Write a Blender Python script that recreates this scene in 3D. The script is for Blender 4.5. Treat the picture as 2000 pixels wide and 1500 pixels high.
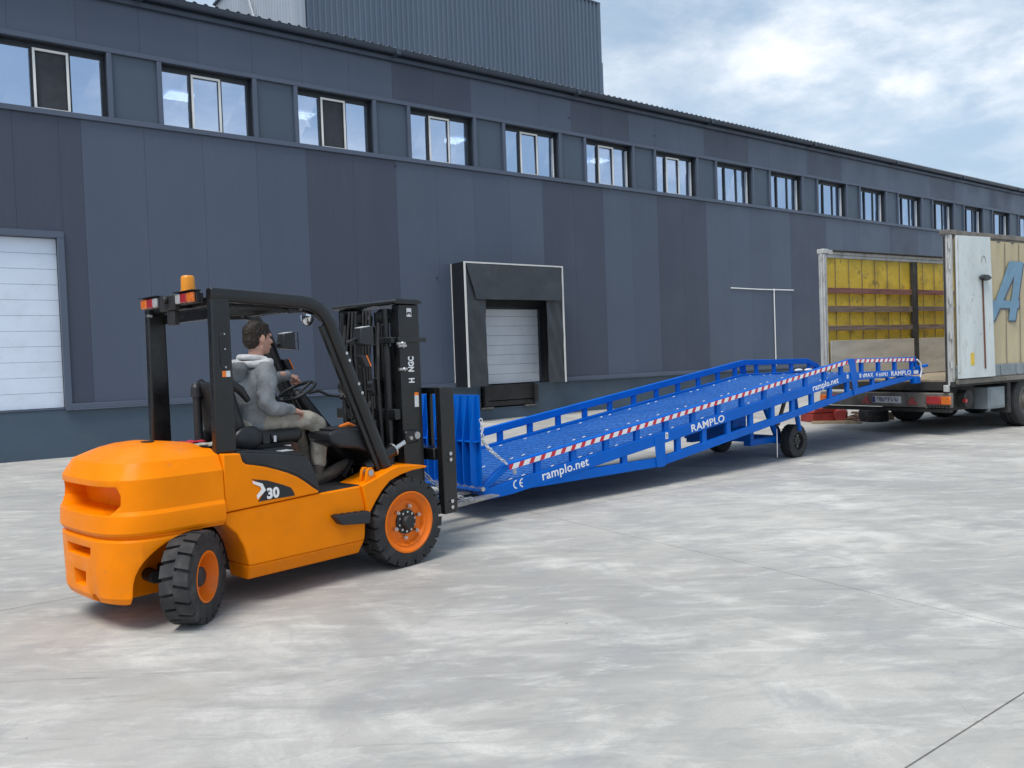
import bpy, bmesh, math, random
from mathutils import Vector, Matrix
random.seed(7)
for o in list(bpy.data.objects): bpy.data.objects.remove(o, do_unlink=True)
scene = bpy.context.scene
col = scene.collection
R = math.radians

# ---------------------------------------------------------------- camera, sky, sun, exposure
cd = bpy.data.cameras.new('camera'); cam = bpy.data.objects.new('camera', cd); col.objects.link(cam)
cd.sensor_width = 36.0; cd.lens = 36.0 * 1620 / 2000; cd.clip_start = 0.05; cd.clip_end = 3000
cam.matrix_world = Matrix(((0.79695, 0.046286, -0.602269, 0), (-0.602937, 0.000609, -0.797788, 0),
                           (-0.036559, 0.998928, 0.028393, 1.6), (0, 0, 0, 1)))
scene.camera = cam

SUN_EL, SUN_AZ = R(62), R(205)          # azimuth of the sun measured counter-clockwise from +X
w = bpy.data.worlds.new('World'); scene.world = w; w.use_nodes = True
nt = w.node_tree; N = nt.nodes; Lk = nt.links
bg = N['Background']; bg.inputs['Strength'].default_value = 0.1
sky = N.new('ShaderNodeTexSky'); sky.sky_type = 'NISHITA'; sky.sun_disc = False
sky.sun_elevation = SUN_EL; sky.sun_rotation = R(90) - SUN_AZ; sky.dust_density = 1.6; sky.air_density = 1.0; sky.ozone_density = 1.2
tc = N.new('ShaderNodeTexCoord'); sep = N.new('ShaderNodeSeparateXYZ'); Lk.new(tc.outputs['Generated'], sep.inputs[0])
def wm(op, a, b=None, clamp=False):
    m = N.new('ShaderNodeMath'); m.operation = op; m.use_clamp = clamp
    for i, v in enumerate((a, b)):
        if v is None: continue
        if isinstance(v, (int, float)): m.inputs[i].default_value = v
        else: Lk.new(v, m.inputs[i])
    return m.outputs[0]
zz = wm('ADD', wm('MAXIMUM', sep.outputs['Z'], 0.0), 0.18)
cmb = N.new('ShaderNodeCombineXYZ'); Lk.new(wm('DIVIDE', sep.outputs['X'], zz), cmb.inputs[0]); Lk.new(wm('DIVIDE', sep.outputs['Y'], zz), cmb.inputs[1])
def wnoise(scale, detail, rough, off, dist=0.0):
    mp = N.new('ShaderNodeMapping'); mp.inputs['Location'].default_value = off; Lk.new(cmb.outputs[0], mp.inputs[0])
    n = N.new('ShaderNodeTexNoise'); n.inputs['Scale'].default_value = scale; n.inputs['Detail'].default_value = detail
    n.inputs['Roughness'].default_value = rough; n.inputs['Distortion'].default_value = dist; Lk.new(mp.outputs[0], n.inputs['Vector']); return n.outputs[0]
def wramp(src, a, b):
    r = N.new('ShaderNodeMapRange'); r.interpolation_type = 'SMOOTHSTEP'; r.inputs[1].default_value = a; r.inputs[2].default_value = b; Lk.new(src, r.inputs[0]); return r.outputs[0]
vd = N.new('ShaderNodeVectorMath'); vd.operation = 'DISTANCE'; vd.inputs[1].default_value = (1.75, .86, 0); Lk.new(cmb.outputs[0], vd.inputs[0])
cl_big = wm('MAXIMUM', wramp(wnoise(0.75, 3, .5, (3.1, 1.7, 0)), .40, .72), wramp(vd.outputs['Value'], .75, .2))
cl_fine = wramp(wnoise(2.0, 12, .60, (8.3, 2.2, 0), .15), .34, .66)
veil = wramp(wnoise(0.9, 5, .5, (1.2, 9.2, 0), .2), .25, .75)
mask = wm('MULTIPLY', cl_fine, wm('ADD', wm('MULTIPLY', cl_big, .80), .16), True)
def wmix(fac, a, b):
    m = N.new('ShaderNodeMix'); m.data_type = 'RGBA'
    if isinstance(fac, (int, float)): m.inputs[0].default_value = fac
    else: Lk.new(fac, m.inputs[0])
    for i, v in ((6, a), (7, b)):
        if isinstance(v, tuple): m.inputs[i].default_value = (*v, 1)
        else: Lk.new(v, m.inputs[i])
    return m.outputs[2]
skyb = wmix(0.0, sky.outputs[0], (1, 1, 1))
veiled = wmix(wm('ADD', wm('MULTIPLY', veil, .22), .50), skyb, (4.5, 5.9, 7.3))
final = wmix(mask, veiled, wmix(wramp(wnoise(3.4, 10, .6, (2.3, 5.2, 0)), .35, .65), (6.6, 7.3, 8.2), (9.6, 9.7, 9.9)))
Lk.new(final, bg.inputs['Color'])

sd = bpy.data.lights.new('sun', 'SUN'); sd.energy = 2.3; sd.angle = R(26); sd.color = (1.0, .95, .88)
sun = bpy.data.objects.new('sun', sd); col.objects.link(sun)
sdir = Vector((math.cos(SUN_EL) * math.cos(SUN_AZ), math.cos(SUN_EL) * math.sin(SUN_AZ), math.sin(SUN_EL)))
sun.rotation_euler = sdir.to_track_quat('Z', 'Y').to_euler(); sun.location = (0, -20, 30)
vs = scene.view_settings; vs.view_transform = 'Standard'; vs.look = 'None'; vs.exposure = 0.35; vs.gamma = 1.0; vs.use_curve_mapping = False
scene.render.engine = 'CYCLES'; scene.render.resolution_x = 1024; scene.render.resolution_y = 768

# ---------------------------------------------------------------- materials
def nodes(name):
    m = bpy.data.materials.new(name); m.use_nodes = True
    return m, m.node_tree.nodes, m.node_tree.links, m.node_tree.nodes['Principled BSDF']
def pos_noise(n, l, scale, detail=4, rough=.55, stretch=(1, 1, 1), obj=False, dist=0):
    if obj: src = n.new('ShaderNodeTexCoord').outputs['Object']
    else: src = n.new('ShaderNodeNewGeometry').outputs['Position']
    mp = n.new('ShaderNodeMapping'); mp.inputs['Scale'].default_value = stretch; l.new(src, mp.inputs[0])
    t = n.new('ShaderNodeTexNoise'); t.inputs['Scale'].default_value = scale; t.inputs['Detail'].default_value = detail
    t.inputs['Roughness'].default_value = rough; t.inputs['Distortion'].default_value = dist; l.new(mp.outputs[0], t.inputs['Vector']); return t.outputs[0]
def mrange(n, l, src, a, b, c=0., d=1.):
    r = n.new('ShaderNodeMapRange'); r.interpolation_type = 'SMOOTHSTEP'
    for i, v in ((1, a), (2, b), (3, c), (4, d)): r.inputs[i].default_value = v
    l.new(src, r.inputs[0]); return r.outputs[0]
def mix(n, l, fac, a, b, mode='MIX'):
    m = n.new('ShaderNodeMix'); m.data_type = 'RGBA'; m.blend_type = mode
    if isinstance(fac, (int, float)): m.inputs[0].default_value = fac
    else: l.new(fac, m.inputs[0])
    for i, v in ((6, a), (7, b)):
        if isinstance(v, (tuple, list)): m.inputs[i].default_value = (*v[:3], 1)
        else: l.new(v, m.inputs[i])
    return m.outputs[2]
def bump(n, l, p, src, strength, dist=.01):
    b = n.new('ShaderNodeBump'); b.inputs['Strength'].default_value = strength; b.inputs['Distance'].default_value = dist
    l.new(src, b.inputs['Height']); l.new(b.outputs[0], p.inputs['Normal'])
def mat(name, c, rough=.5, metal=0., var=.12, scale=4., dirt=None, dirt_amt=.35, dirt_scale=2.5, scuff=None, scuff_amt=.5, scuff_scale=18, scuff_st=(1, 1, 1), scuff_t=(.62, .70), bmp=0., bscale=60, bdist=.004, coat=0., stretch=(1, 1, 1), spec=.5, obj=False):
    m, n, l, p = nodes(name)
    v = mrange(n, l, pos_noise(n, l, scale, 5, stretch=stretch, obj=obj), .3, .7)
    lo = tuple(x * (1 - var) for x in c); hi = tuple(min(1, x * (1 + var)) for x in c)
    cc = mix(n, l, v, lo, hi)
    if dirt:
        d = mrange(n, l, pos_noise(n, l, dirt_scale, 8, .68, stretch=stretch, obj=obj), .48, .78, 0, dirt_amt)
        cc = mix(n, l, d, cc, dirt)
    if scuff:
        d = mrange(n, l, pos_noise(n, l, scuff_scale, 10, .7, stretch=scuff_st, obj=obj), scuff_t[0], scuff_t[1], 0, scuff_amt)
        cc = mix(n, l, d, cc, scuff)
    l.new(cc, p.inputs['Base Color']); p.inputs['Metallic'].default_value = metal
    rr = mrange(n, l, pos_noise(n, l, scale * 2.3, 4, obj=obj), .3, .7, max(.02, rough - .08), min(1, rough + .1)); l.new(rr, p.inputs['Roughness'])
    p.inputs['Specular IOR Level'].default_value = spec; p.inputs['Coat Weight'].default_value = coat; p.inputs['Coat Roughness'].default_value = .12
    if bmp: bump(n, l, p, pos_noise(n, l, bscale, 4, obj=obj), bmp, bdist)
    return m
M = {}
M['orange'] = mat('orange_paint', (.88, .232, .0), .34, var=.05, dirt=(.50, .17, .03), dirt_amt=.32, scuff=(.33, .17, .07), scuff_amt=.5, scuff_scale=9, spec=.13, bmp=.04, bscale=20)
M['rim'] = mat('orange_rim_paint', (.80, .165, .004), .42, var=.06, spec=.3, dirt=(.25, .16, .1), dirt_amt=.4, dirt_scale=9)
M['black'] = mat('black_paint', (.0075, .008, .0092), .30, var=.2, dirt=(.03, .03, .032), dirt_amt=.25, coat=.1)
M['blackpl'] = mat('black_plastic', (.016, .0175, .021), .45, var=.15, dirt=(.05, .05, .05), dirt_amt=.3, bmp=.12, bscale=220, bdist=.002)
M['matte'] = mat('dark_steel', (.016, .016, .018), .55, var=.3, dirt=(.06, .057, .055), dirt_amt=.4)
M['rubber'] = mat('tyre_rubber', (.022, .022, .024), .75, var=.2, scale=9, dirt=(.11, .105, .10), dirt_amt=.5, dirt_scale=6, bmp=.15, bscale=90)
M['chrome'] = mat('bright_steel', (.62, .62, .63), .22, 1., var=.08)
M['zinc'] = mat('zinc_steel', (.5, .5, .5), .38, .9, var=.15, dirt=(.25, .22, .2), dirt_amt=.3, dirt_scale=20)
M['forksteel'] = mat('worn_fork_steel', (.33, .32, .31), .5, .7, var=.25, dirt=(.07, .06, .05), dirt_amt=.7, dirt_scale=6)
M['blue'] = mat('ramp_blue_paint', (.0, .112, .52), .38, var=.07, dirt=(.01, .09, .33), dirt_amt=.4, scuff=(.10, .16, .30), scuff_amt=.5, scuff_scale=14, spec=.14, bmp=.04, bscale=30)
M['white'] = mat('white_print', (.8, .8, .8), .45, var=.04)
M['plate'] = mat('white_plate', (.7, .71, .72), .4, var=.08, dirt=(.3, .29, .28), dirt_amt=.5, dirt_scale=9)
M['decal'] = mat('decal_black', (.012, .013, .016), .3, var=.1)
M['red'] = mat('red_lens', (.34, .012, .016), .2, var=.15, scale=30, coat=.5)
M['amber'] = mat('amber_lens', (.62, .14, .008), .25, var=.2, scale=40, coat=.5)
M['orange_st'] = mat('orange_sticker', (.85, .2, .02), .5)
M['seatmat'] = mat('seat_vinyl', (.014, .015, .017), .5, var=.15, dirt=(.07, .068, .065), dirt_amt=.3, bmp=.1, bscale=160)
# amber glowing plastic dome (unlit, translucent)
m, n, l, p = nodes('beacon_plastic'); p.inputs['Base Color'].default_value = (.95, .36, .01, 1); p.inputs['Roughness'].default_value = .3
p.inputs['Transmission Weight'].default_value = .25; p.inputs['Subsurface Weight'].default_value = .3; p.inputs['Subsurface Radius'].default_value = (.05, .03, .01); M['beacon'] = m
# mirror
m, n, l, p = nodes('mirror_glass'); p.inputs['Base Color'].default_value = (.75, .77, .8, 1); p.inputs['Metallic'].default_value = 1; p.inputs['Roughness'].default_value = .06; M['mirror'] = m
m, n, l, p = nodes('lamp_glass'); p.inputs['Base Color'].default_value = (.4, .4, .41, 1); p.inputs['Roughness'].default_value = .12; p.inputs['Coat Weight'].default_value = .6; M['clear'] = m
# facade
M['pan_l'] = mat('slate_panel', (.067, .087, .130), .42, var=.05, scale=.35, dirt=(.10, .12, .15), dirt_amt=.3, dirt_scale=.8, stretch=(1.2, 1, .25), scuff=(.125, .145, .18), scuff_amt=.16, scuff_scale=4, scuff_st=(5, 5, .18), scuff_t=(.52, .72), bmp=.05, bscale=1.4, bdist=.02)
M['pan_d'] = mat('plum_grey_panel', (.048, .058, .090), .42, var=.05, scale=.35, dirt=(.08, .085, .12), dirt_amt=.3, dirt_scale=.8, stretch=(1.2, 1, .25), scuff=(.125, .145, .18), scuff_amt=.16, scuff_scale=4, scuff_st=(5, 5, .18), scuff_t=(.52, .72), bmp=.05, bscale=1.4, bdist=.02)
M['pan_m'] = mat('blue_grey_panel', (.061, .080, .122), .42, var=.05, scale=.35, dirt=(.09, .1, .13), dirt_amt=.3, dirt_scale=.8, stretch=(1.2, 1, .25), scuff=(.125, .145, .18), scuff_amt=.16, scuff_scale=4, scuff_st=(5, 5, .18), scuff_t=(.52, .72), bmp=.05, bscale=1.4, bdist=.02)
M['infill'] = mat('window_band_panel', (.060, .085, .118), .45, var=.05, scale=.4)
M['trim'] = mat('slate_trim', (.078, .100, .145), .45, var=.05, scale=1)
M['dtrim'] = mat('dark_window_frame', (.022, .028, .036), .4, var=.1)
M['plinth'] = mat('plinth_paint', (.055, .086, .122), .6, var=.08, scale=.8, dirt=(.11, .125, .14), dirt_amt=.45, dirt_scale=1.3, stretch=(.5, .5, 1.5), bmp=.08, bscale=18, bdist=.01)
M['gutter'] = mat('gutter_metal', (.040, .055, .082), .38, var=.08, scale=1.5)
M['core'] = mat('wall_core', (.025, .028, .032), .8)
M['roof'] = mat('roof_sheet', (.26, .28, .30), .45, .3, var=.1, scale=.6)
M['doorp'] = mat('white_door_panel', (.66, .73, .85), .42, var=.04, scale=.8, dirt=(.44, .47, .52), dirt_amt=.4, dirt_scale=1.5, scuff=(.4, .42, .45), scuff_amt=.3, scuff_scale=5, scuff_st=(3, 3, .4))
M['doorg'] = mat('grey_door_panel', (.56, .60, .66), .42, var=.05, scale=.8, dirt=(.35, .36, .38), dirt_amt=.35, dirt_scale=1.5)
M['pvc'] = mat('black_pvc_curtain', (.034, .040, .049), .42, var=.12, scale=1.2, dirt=(.085, .09, .1), dirt_amt=.4, dirt_scale=2, bmp=.25, bscale=2.2, bdist=.05)
M['pvc_d'] = mat('black_pvc_side', (.010, .012, .016), .5, var=.12)
M['strip'] = mat('white_edge_strip', (.62, .62, .61), .5, var=.05)
M['screenfr'] = mat('white_screen_frame', (.82, .82, .8), .45, var=.03)
M['screen'] = mat('insect_screen', (.045, .05, .06), .8, var=.1)
M['towf'] = mat('tower_sheet', (.115, .150, .205), .42, .15, var=.08, scale=.5, dirt=(.17, .19, .22), dirt_amt=.3, dirt_scale=.7, stretch=(1, 1, .2))
M['tows'] = mat('galvanised_sheet', (.36, .39, .43), .4, .4, var=.1, scale=.6, stretch=(1, 1, .2))
M['rust'] = mat('rusty_steel', (.12, .05, .035), .8, var=.3)
M['room'] = mat('room_paint', (.28, .30, .34), .9)
# trailer
M['curt'] = mat('beige_tarpaulin', (.45, .38, .24), .6, var=.12, scale=1.2, dirt=(.25, .21, .14), dirt_amt=.6, dirt_scale=1.6, stretch=(1, 1, .4), bmp=.3, bscale=3, bdist=.03)
M['yell'] = mat('yellow_tarpaulin', (.66, .455, .05), .6, var=.16, scale=2.5, dirt=(.27, .19, .05), dirt_amt=.85, scuff=(.16, .12, .05), scuff_amt=.65, scuff_scale=5, scuff_t=(.54, .66), dirt_scale=2.6, bmp=.3, bscale=4, bdist=.03)
M['plank'] = mat('weathered_plank', (.17, .125, .095), .85, var=.35, scale=9, dirt=(.27, .22, .18), dirt_amt=.6, stretch=(.25, 1, 3), bmp=.3, bscale=50)
M['plankr'] = mat('reddish_plank', (.20, .085, .07), .85, var=.3, scale=9, dirt=(.24, .17, .14), dirt_amt=.6, stretch=(.25, 1, 3), bmp=.3, bscale=50)
M['ply'] = mat('grey_plywood', (.42, .395, .345), .8, var=.15, scale=2.5, dirt=(.24, .22, .19), dirt_amt=.6, dirt_scale=2, stretch=(.4, 1, 2), scuff=(.14, .13, .11), scuff_scale=7)
M['floorw'] = mat('trailer_floor_wood', (.33, .27, .19), .8, var=.2, scale=3, dirt=(.2, .17, .13), dirt_amt=.6, stretch=(.3, 3, 1))
M['tsteel'] = mat('dirty_white_steel', (.50, .50, .48), .5, var=.1, scale=4, dirt=(.13, .115, .10), dirt_amt=.85, dirt_scale=7, stretch=(1, 1, .5))
M['tdoor'] = mat('dirty_white_door', (.56, .61, .61), .5, var=.1, scuff=(.22, .21, .19), scuff_amt=.6, scuff_scale=7, scuff_t=(.6, .68), scale=2, dirt=(.33, .33, .31), dirt_amt=.65, dirt_scale=4, stretch=(1.5, 1, .5), bmp=.05)
M['tgrey'] = mat('grey_side_board', (.20, .235, .255), .5, var=.12, dirt=(.12, .11, .1), dirt_amt=.5)
M['chass'] = mat('chassis_dirt', (.028, .027, .026), .8, var=.3, dirt=(.10, .09, .075), dirt_amt=.6, dirt_scale=5)
M['bumper'] = mat('dirty_bumper', (.17, .155, .135), .7, var=.25, dirt=(.07, .062, .05), dirt_amt=.7, dirt_scale=5)
M['logo'] = mat('pale_blue_print', (.14, .26, .37), .55, var=.08)
M['logos'] = mat('dark_print', (.075, .085, .11), .55)
M['redbox'] = mat('red_metal_box', (.30, .035, .03), .5, var=.2, dirt=(.1, .06, .05), dirt_amt=.5, dirt_scale=8)
M['wood'] = mat('raw_timber', (.32, .24, .16), .85, var=.25, scale=8, stretch=(.3, 2, 2))
M['scrap'] = mat('rusty_scrap', (.17, .10, .075), .8, var=.4, scale=14)
# driver
M['hoodie'] = mat('grey_hoodie', (.215, .226, .24), .9, var=.3, scale=7, dirt=(.19, .2, .21), dirt_amt=.5, dirt_scale=5, bmp=.6, bscale=16, bdist=.02, spec=.15)
M['hood'] = mat('pale_hood_lining', (.60, .60, .61), .9, var=.15, scale=8, bmp=.5, bscale=22, bdist=.015, spec=.15)
M['trouser'] = mat('dusty_trousers', (.40, .365, .31), .9, var=.25, scale=8, dirt=(.09, .08, .07), dirt_amt=.6, dirt_scale=9, bmp=.6, bscale=20, bdist=.018, spec=.15)
M['shoe'] = mat('dusty_shoe', (.085, .072, .06), .8, var=.3, scale=15, bmp=.3, bscale=60)
M['skin'] = mat('skin', (.56, .31, .235), .5, var=.1, scale=14)
M['hair'] = mat('dark_hair', (.022, .015, .011), .6, var=.3, scale=60, bmp=.6, bscale=160, bdist=.006)
M['rag'] = mat('red_cloth', (.45, .02, .05), .9, var=.2, scale=14, bmp=.4, bscale=30)
M['ragg'] = mat('grey_cloth', (.42, .40, .36), .9, var=.2, scale=14)
# window glass: coated pane, part mirror, part see-through
m, n, l, p = nodes('coated_window_glass'); n.remove(p); out = n['Material Output']
gl = n.new('ShaderNodeBsdfGlossy'); gl.inputs['Color'].default_value = (.66, .76, .93, 1); gl.inputs['Roughness'].default_value = .005
tr = n.new('ShaderNodeBsdfTransparent'); tr.inputs['Color'].default_value = (.75, .8, .85, 1)
mx = n.new('ShaderNodeMixShader'); mx.inputs[0].default_value = .72; l.new(tr.outputs[0], mx.inputs[1]); l.new(gl.outputs[0], mx.inputs[2]); l.new(mx.outputs[0], out.inputs[0])
wv = pos_noise(n, l, .9, 2); b = n.new('ShaderNodeBump'); b.inputs['Strength'].default_value = .05; b.inputs['Distance'].default_value = .02; l.new(wv, b.inputs['Height']); l.new(b.outputs[0], gl.inputs['Normal']); M['glass'] = m
m, n, l, p = nodes('ceiling_lamp_panel'); p.inputs['Emission Color'].default_value = (.95, 1, 1, 1); p.inputs['Emission Strength'].default_value = 5; M['lamp'] = m
# hazard tape, along the object's own x axis
m, n, l, p = nodes('hazard_tape'); tcn = n.new('ShaderNodeTexCoord'); sx = n.new('ShaderNodeSeparateXYZ'); l.new(tcn.outputs['Object'], sx.inputs[0])
def mm(op, a, b):
    k = n.new('ShaderNodeMath'); k.operation = op
    for i, v in enumerate((a, b)):
        if isinstance(v, (int, float)): k.inputs[i].default_value = v
        else: l.new(v, k.inputs[i])
    return k.outputs[0]
fr = mm('FRACT', mm('DIVIDE', mm('SUBTRACT', sx.outputs['X'], mm('MULTIPLY', sx.outputs['Z'], .75)), .152), 0)
st = mm('GREATER_THAN', fr, .42)
l.new(mix(n, l, st, (.56, .012, .03), (.78, .78, .78)), p.inputs['Base Color']); p.inputs['Roughness'].default_value = .35; M['tape'] = m
# anti-slip deck: pressed grid in blue paint
m, n, l, p = nodes('antislip_deck'); tcn = n.new('ShaderNodeTexCoord')
vo = n.new('ShaderNodeTexVoronoi'); vo.voronoi_dimensions = '2D'; vo.inputs['Scale'].default_value = 19; vo.inputs['Randomness'].default_value = .25; mp = n.new('ShaderNodeMapping'); mp.inputs['Scale'].default_value = (.62, 1, 1)
l.new(tcn.outputs['Object'], mp.inputs[0]); l.new(mp.outputs[0], vo.inputs['Vector'])
g = mrange(n, l, vo.outputs['Distance'], .15, .55)
big = mrange(n, l, pos_noise(n, l, 1.3, 5), .3, .7)
cc = mix(n, l, g, (.002, .04, .20), mix(n, l, big, (.016, .12, .43), (.04, .16, .49)))
l.new(cc, p.inputs['Base Color']); p.inputs['Roughness'].default_value = .5; p.inputs['Specular IOR Level'].default_value = .2; bump(n, l, p, g, .8, .010); M['deck'] = m

# yard concrete
m, n, l, p = nodes('yard_concrete')
b1 = mrange(n, l, pos_noise(n, l, .32, 6, .6, dist=.4), .30, .70)
b2 = mrange(n, l, pos_noise(n, l, 1.1, 9, .66, dist=.8, stretch=(1, .55, 1)), .32, .68)
b3 = mrange(n, l, pos_noise(n, l, 2.6, 10, .7, stretch=(.45, 1.5, 1)), .35, .70)
b4 = mrange(n, l, pos_noise(n, l, 60, 4, .7), .30, .72)
def rnoise(scale, detail, rough, st, dist=0):
    gpo = n.new('ShaderNodeNewGeometry'); mr = n.new('ShaderNodeMapping'); mr.vector_type = 'POINT'; mr.inputs['Rotation'].default_value = (0, 0, R(37)); mr.inputs['Scale'].default_value = (1, 1, 1)
    l.new(gpo.outputs['Position'], mr.inputs[0]); ms = n.new('ShaderNodeMapping'); ms.inputs['Scale'].default_value = st; l.new(mr.outputs[0], ms.inputs[0])
    t = n.new('ShaderNodeTexNoise'); t.inputs['Scale'].default_value = scale; t.inputs['Detail'].default_value = detail; t.inputs['Roughness'].default_value = rough; t.inputs['Distortion'].default_value = dist
    l.new(ms.outputs[0], t.inputs['Vector']); return t.outputs[0]
c = mix(n, l, b1, (.345, .336, .317), (.49, .474, .436))
c = mix(n, l, mrange(n, l, pos_noise(n, l, 1.1, 9, .66, dist=.8, stretch=(1, .55, 1)), .46, .74, 0, .85), c, (.67, .655, .61))
c = mix(n, l, mrange(n, l, pos_noise(n, l, .75, 9, .66, dist=1.0, stretch=(.8, 1.2, 1)), .48, .74, 0, .85), c, (.285, .282, .278))
c = mix(n, l, mrange(n, l, pos_noise(n, l, 2.6, 10, .7, stretch=(.4, 1.6, 1)), .46, .72, 0, .6), c, (.33, .325, .315))
c = mix(n, l, mrange(n, l, pos_noise(n, l, .55, 7, .6, dist=.5), .60, .8, 0, .22), c, (.48, .40, .33))
c = mix(n, l, mrange(n, l, pos_noise(n, l, 1.9, 8, .72, stretch=(3.2, .35, 1), dist=.3), .60, .80, 0, .6), c, (.28, .28, .285))
c = mix(n, l, mrange(n, l, rnoise(3.2, 12, .72, (.35, 1.5, 1), .6), .46, .68, 0, .65), c, (.275, .27, .262))
c = mix(n, l, mrange(n, l, rnoise(4.6, 12, .74, (.4, 1.3, 1), .5), .49, .70, 0, .6), c, (.66, .645, .605))
c = mix(n, l, mrange(n, l, rnoise(1.3, 10, .7, (1, 1, 1), 1.2), .53, .66, 0, .5), c, (.30, .312, .33))
c = mix(n, l, mrange(n, l, rnoise(.8, 10, .68, (.6, 1.2, 1), .8), .60, .74, 0, .42), c, (.47, .375, .285))
c = mix(n, l, mrange(n, l, rnoise(2.4, 12, .75, (.12, 3.0, 1), .25), .60, .70, 0, .65), c, (.17, .165, .16))
c = mix(n, l, mrange(n, l, rnoise(14, 8, .75, (.7, 1.2, 1)), .58, .74, 0, .45), c, (.28, .275, .265))
c = mix(n, l, mrange(n, l, b4, 0, 1, .0, .30), c, (.36, .355, .345))
# small dark specks and scuffs
vs1 = n.new('ShaderNodeTexVoronoi'); vs1.inputs['Scale'].default_value = 2.6; gp = n.new('ShaderNodeNewGeometry'); l.new(gp.outputs['Position'], vs1.inputs['Vector'])
c = mix(n, l, mrange(n, l, vs1.outputs['Distance'], .010, .028, .8, 0), c, (.06, .055, .05))
# hairline cracks
vc = n.new('ShaderNodeTexVoronoi'); vc.feature = 'DISTANCE_TO_EDGE'; vc.inputs['Scale'].default_value = .17
wob = n.new('ShaderNodeVectorMath'); wob.operation = 'ADD'; nz = n.new('ShaderNodeTexNoise'); nz.inputs['Scale'].default_value = 1.4; nz.inputs['Detail'].default_value = 6
l.new(gp.outputs['Position'], nz.inputs['Vector']); l.new(nz.outputs['Color'], wob.inputs[0]); l.new(gp.outputs['Position'], wob.inputs[1]); l.new(wob.outputs[0], vc.inputs['Vector'])
c = mix(n, l, mrange(n, l, vc.outputs['Distance'], .0002, .0007, .22, 0), c, (.2, .195, .19))
l.new(c, p.inputs['Base Color'])
l.new(mrange(n, l, b2, 0, 1, .62, .86), p.inputs['Roughness']); p.inputs['Specular IOR Level'].default_value = .35
bump(n, l, p, b4, .12, .004); M['yard'] = m
M['joint'] = mat('joint_filler', (.07, .068, .065), .9, var=.3, scale=5)

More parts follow.
